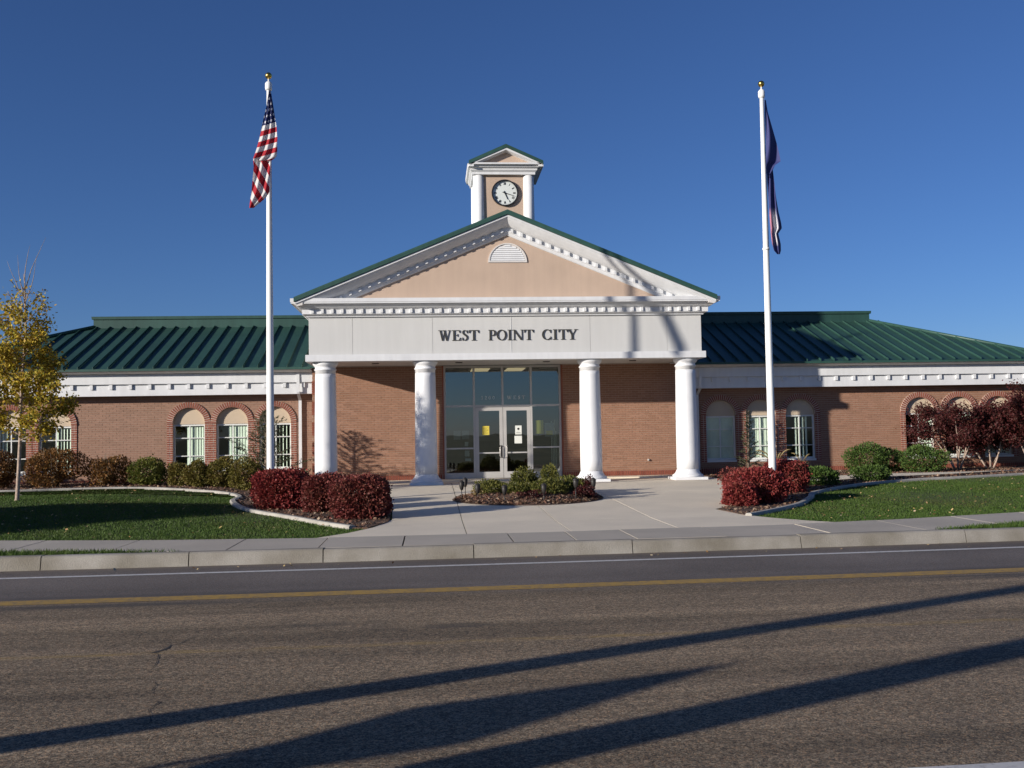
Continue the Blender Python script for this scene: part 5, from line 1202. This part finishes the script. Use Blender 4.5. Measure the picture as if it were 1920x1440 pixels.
q = MB(); q.lathe([(.075, 5.53), (.085, 5.56), (.075, 5.59)], (5.62, -5.25), 16); q.build('band', M['pole'], fp)

def flag_mat():
    m = bpy.data.materials.new('striped flag cloth'); m.use_nodes = True
    n, l = m.node_tree.nodes, m.node_tree.links; b = n['Principled BSDF']; b.inputs['Roughness'].default_value = .8
    uv = n.new('ShaderNodeUVMap'); uv.uv_map = 'flag'; s = n.new('ShaderNodeSeparateXYZ'); l.new(uv.outputs[0], s.inputs[0])
    def mth(op, a, c=0.0):
        k = n.new('ShaderNodeMath'); k.operation = op
        for i, v in enumerate((a, c)):
            if isinstance(v, (int, float)): k.inputs[i].default_value = v
            else: l.new(v, k.inputs[i])
        return k.outputs[0]
    def mixc(f, a, c):
        k = n.new('ShaderNodeMix'); k.data_type = 'RGBA'; l.new(f, k.inputs['Factor'])
        for q, v in (('A', a), ('B', c)):
            if isinstance(v, tuple): k.inputs[q].default_value = v + (1,)
            else: l.new(v, k.inputs[q])
        return k.outputs['Result']
    odd = mth('GREATER_THAN', mth('MODULO', mth('ADD', s.outputs['Y'], 40.0), 2.0), 1.0)
    stripes = mixc(odd, (.70, .68, .66), (.42, .018, .030))
    # stars: a staggered grid of dots in the canton (v below 0)
    u2 = mth('MULTIPLY', s.outputs['X'], 3.0); v2 = mth('MULTIPLY', s.outputs['Y'], 0.9)
    fu = mth('SUBTRACT', mth('FRACT', mth('ADD', mth('ADD', u2, mth('MULTIPLY', mth('FLOOR', v2), .5)), 20.0)), .5); fv = mth('SUBTRACT', mth('FRACT', mth('ADD', v2, 40.0)), .5)
    dist = mth('ADD', mth('MULTIPLY', mth('MULTIPLY', fu, fu), 1.0), mth('MULTIPLY', fv, fv))
    star = mth('LESS_THAN', dist, .055)
    canton = mixc(star, (.016, .024, .10), (.68, .68, .70))
    base = mixc(mth('LESS_THAN', s.outputs['Y'], 0.0), stripes, canton)
    l.new(base, b.inputs['Base Color'])
    t = n.new('ShaderNodeBsdfTranslucent'); l.new(base, t.inputs['Color']); ms = n.new('ShaderNodeMixShader'); ms.inputs[0].default_value = .3
    l.new(b.outputs[0], ms.inputs[1]); l.new(t.outputs[0], ms.inputs[2]); l.new(ms.outputs[0], n['Material Output'].inputs['Surface'])
    return m
def navy_mat():
    m = bpy.data.materials.new('navy flag cloth'); m.use_nodes = True
    n, l = m.node_tree.nodes, m.node_tree.links; b = n['Principled BSDF']; b.inputs['Roughness'].default_value = .75
    uv = n.new('ShaderNodeUVMap'); uv.uv_map = 'flag'; z = n.new('ShaderNodeTexVoronoi'); z.inputs['Scale'].default_value = 3.2; l.new(uv.outputs[0], z.inputs['Vector'])
    s = n.new('ShaderNodeSeparateColor'); l.new(z.outputs['Color'], s.inputs[0]); rp = n.new('ShaderNodeValToRGB'); cr = rp.color_ramp; cr.interpolation = 'CONSTANT'
    for p, c in ((.0, (.62, .60, .62)), (.30, (.40, .16, .22)), (.42, (.06, .22, .14)), (.55, (.55, .55, .58)), (.68, (.030, .036, .14))):
        e_ = cr.elements[0] if p == 0 else cr.elements.new(p); e_.position = p; e_.color = c + (1,)
    cr.elements[-1].color = (.030, .036, .14, 1)
    l.new(s.outputs[0], rp.inputs['Fac'])
    sx = n.new('ShaderNodeSeparateXYZ'); l.new(uv.outputs[0], sx.inputs[0])
    def mr(v, a, c): k = n.new('ShaderNodeMapRange'); k.inputs['From Min'].default_value = a; k.inputs['From Max'].default_value = c; l.new(v, k.inputs['Value']); return k.outputs[0]
    k1 = n.new('ShaderNodeMath'); k1.operation = 'MULTIPLY'; l.new(mr(sx.outputs['Y'], .60, .66), k1.inputs[0]); l.new(mr(sx.outputs['Y'], .90, .86), k1.inputs[1])
    k2 = n.new('ShaderNodeMath'); k2.operation = 'MULTIPLY'; l.new(k1.outputs[0], k2.inputs[0]); l.new(mr(sx.outputs['X'], .80, .62), k2.inputs[1])
    mx = n.new('ShaderNodeMix'); mx.data_type = 'RGBA'; l.new(k2.outputs[0], mx.inputs['Factor']); mx.inputs['A'].default_value = (.030, .036, .14, 1); l.new(rp.outputs['Color'], mx.inputs['B'])
    l.new(mx.outputs['Result'], b.inputs['Base Color']); return m
def cloth(name, rows, px, py, sc, pxc, zfun, yfun, uvf, nf, depth, parent, material):
    """hanging cloth: rows (image height, left, right) relative to the pole, with folds nf across"""
    H_ = [r[0] for r in rows]; Lf = [r[1] for r in rows]; Rt = [r[2] for r in rows]; nv_, nu = 70, 40; V = []; U = []
    for i in range(nv_ + 1):
        yv = H_[0] + (H_[-1] - H_[0]) * i / nv_; a, b = np.interp(yv, H_, Lf), np.interp(yv, H_, Rt)
        for j in range(nu + 1):
            t = j / nu; xv = a + (b - a) * t; wdt = (b - a) / sc
            fold = math.sin(t * nf * math.pi * 2 + yv * .035 + 1.2 * math.sin(yv * .02)) * depth * min(1, wdt / .25)
            sk = .5 * (1 - math.cos(2 * math.pi * t)) * .0
            dy = yfun(yv) + fold + .06 * (t - .5); q_ = (py + 28.16 + dy) / (py + 28.16)
            X_ = px + (xv - pxc) / sc + .1 * fold; V.append((-2.157 + (X_ + 2.157) * q_, py + dy, 1.374 + (zfun(yv) - 1.374) * q_)); U.append(uvf(xv, yv, t, (yv - H_[0]) / (H_[-1] - H_[0])))
    F = [(i * (nu + 1) + j, i * (nu + 1) + j + 1, (i + 1) * (nu + 1) + j + 1, (i + 1) * (nu + 1) + j) for i in range(nv_) for j in range(nu)]
    me = mesh_np(name, V, F, material, True); lay = me.uv_layers.new(name='flag'); idx = np.zeros(len(me.loops), np.int32); me.loops.foreach_get('vertex_index', idx)
    lay.data.foreach_set('uv', np.array(U, np.float32)[idx].ravel()); return link(bpy.data.objects.new(name, me), parent)
FM = flag_mat()
fl = empty('striped_flag', (PLX, PLY, 8.9), 'limp red and white striped flag with starred blue corner', 'flag', 'flags on the poles')
zL = lambda y: 9.19 - (y - 165) * .0119
yL = lambda y: -.03 - .97 * max(0, (y - 172) / 221) ** 1.05
pc = 510.0
cloth('upper_cloth', [(165, 511.5, 513), (180, 509, 515.5), (200, 506, 518.5), (220, 501, 521.5), (240, 496.5, 524.5), (262, 492, 526), (285, 486, 525.5), (296, 482, 524), (303, 480.5, 515)], PLX, PLY, 84.5, pc, zL, yL,
      lambda x, y, t, v: ((x - 512) / 17 + .05 * (y - 165) / 20, ((y + .30 * (x - 510)) - 234) / 9.6), 2.5, .035, fl, FM)
cloth('lower_cloth', [(292, 484, 512), (300, 481, 513), (315, 482, 512.5), (330, 480.5, 512), (348, 478.5, 511), (362, 477, 510.5), (372, 475.5, 505), (382, 474, 494), (393, 473, 481)], PLX, PLY, 84.5, pc, zL, lambda y: yL(y) + .05,
      lambda x, y, t, v: (0, 41 + ((y - 300) - 1.75 * (x - 480)) / 21.0), 2.0, .05, fl, FM)
fl2 = empty('navy_flag', (5.62, -5.25, 8.9), 'limp navy flag with a small multicoloured emblem near its lower end', 'flag', 'flags on the poles')
zR = lambda y: 9.07 - (y - 187) * .01245
NM = navy_mat()
def lean(y): return 1423.6 + (y - 160) * .0345
rowsU = [(187, 5.5, 8), (210, 5.5, 11), (240, 5.5, 18.5), (270, 5.5, 26), (296, 5.5, 32), (304, 5.5, 33), (311, 5.5, 22), (325, 5.5, 15), (333, 6, 9)]
rowsD = [(318, 6, 17), (345, 6, 20), (370, 7, 22), (400, 8, 26), (420, 9, 30), (430, 10, 31), (440, 10, 24), (460, 12, 28), (472, 15, 28), (479, 21, 26)]
yR = lambda y: -.02 - .25 * (y - 187) / 290
cloth('upper_cloth', rowsU, 5.62, -5.25, 80, 0, zR, yR, lambda x, y, t, v: (t, .25), 1.0, .05, fl2, NM)
cloth('lower_cloth', rowsD, 5.62, -5.25, 80, 0, zR, lambda y: yR(y) + .06, lambda x, y, t, v: (t, .30 + .66 * v), 1.6, .05, fl2, NM)

LG = 'small dark garden lights round the bed'
for i, (x, y, h, a, lab) in enumerate(((-1.50, -4.95, .42, .1, 'garden light leftmost of the round bed'), (-1.38, -3.75, .40, -.1, 'garden light at the back left of the round bed'), (-1.16, -5.45, .38, .05, 'squat garden light third from the left end'), (-.62, -6.25, .40, 0, 'garden light at the front left before the low mound'),
                                  (.22, -6.35, .42, 0, 'garden light at the front before the yellow green mound'), (.95, -6.05, .50, .05, 'garden light at the front right near the barberry'), (1.42, -5.55, .46, -.2, 'garden light rightmost of the round bed'))):
    z = GZ(y, x); r = empty('garden_light', (x, y, z), lab, 'garden light', LG)
    q = MB(); q.lathe([(.012, z - .02), (.010, z + h - .17)], (x, y), 8); q.build('stake', M['dark'], r)
    q = MB(); q.lathe([(.018, z + h - .19), (.035, z + h - .17), (.052, z + h - .11), (.060, z + h - .04), (.055, z + h - .015)], (x, y), 14); q.build('lamp_head', M['dark'], r)
    q = MB(); q.lathe([(.068, z + h - .02), (.060, z + h), (.03, z + h + .025), (.008, z + h + .04)], (x, y), 14); q.build('cap', M['dark'], r)

# roadside poles behind the camera: their long shadows cross the road
def leaning(b0, target, hz, r0, r1, name, label):
    """pole from b0 whose top casts its shadow on the target point of the road"""
    L = (hz) / math.tan(EL); top = Vector((target[0], target[1], RZ)) + TOSUN * ((hz) / math.sin(EL))
    r = empty(name, (b0[0], b0[1], RZ), label, 'pole'); q = MB(); q.tube([(b0[0], b0[1], -.6), tuple(top)], [r0, r1], 14); q.build('shaft', M['wood'], r); return r, top
def pt(p, q, t): return (p[0] + (q[0] - p[0]) * t, p[1] + (q[1] - p[1]) * t)
A0, A1 = (-4.71, -21.85), (4.25, -17.43)
leaning(pt(A0, A1, -.62), pt(A0, A1, 2.6), 6.2, .19, .12, 'utility_pole', 'weathered wooden pole standing behind the viewer')
C0, C1 = (-1.92, -22.57), (2.56, -20.24)
leaning(pt(C0, C1, -1.25), pt(C0, C1, 4.5), 6.2, .23, .19, 'utility_pole', 'second weathered wooden pole behind the viewer')
r, top = leaning(pt((-3.65, -22.39), (.08, -20.5), -1.4), (.08, -20.5), 2.35, .03, .03, 'road_sign', 'diamond road sign seen from behind the viewer')
q = MB(); d = .36; dirn = Vector((.35, -.94)); c = (top.x, top.y, top.z - .60)
q.add([(c[0], c[1], c[2] + .62), (c[0] + d * dirn.x * 1.25, c[1] + d * dirn.y * 1.25, c[2]), (c[0], c[1], c[2] - .55), (c[0] - d * dirn.x * 1.25, c[1] - d * dirn.y * 1.25, c[2]),
       (c[0] + .006, c[1], c[2] + .62), (c[0] + d * dirn.x * 1.25 + .006, c[1] + d * dirn.y * 1.25, c[2]), (c[0] + .006, c[1], c[2] - .55), (c[0] - d * dirn.x * 1.25 + .006, c[1] - d * dirn.y * 1.25, c[2])],
      [(0, 1, 2, 3), (7, 6, 5, 4), (0, 4, 5, 1), (1, 5, 6, 2), (2, 6, 7, 3), (3, 7, 4, 0)])
q.build('sign_plate', M['yellowp'], r)
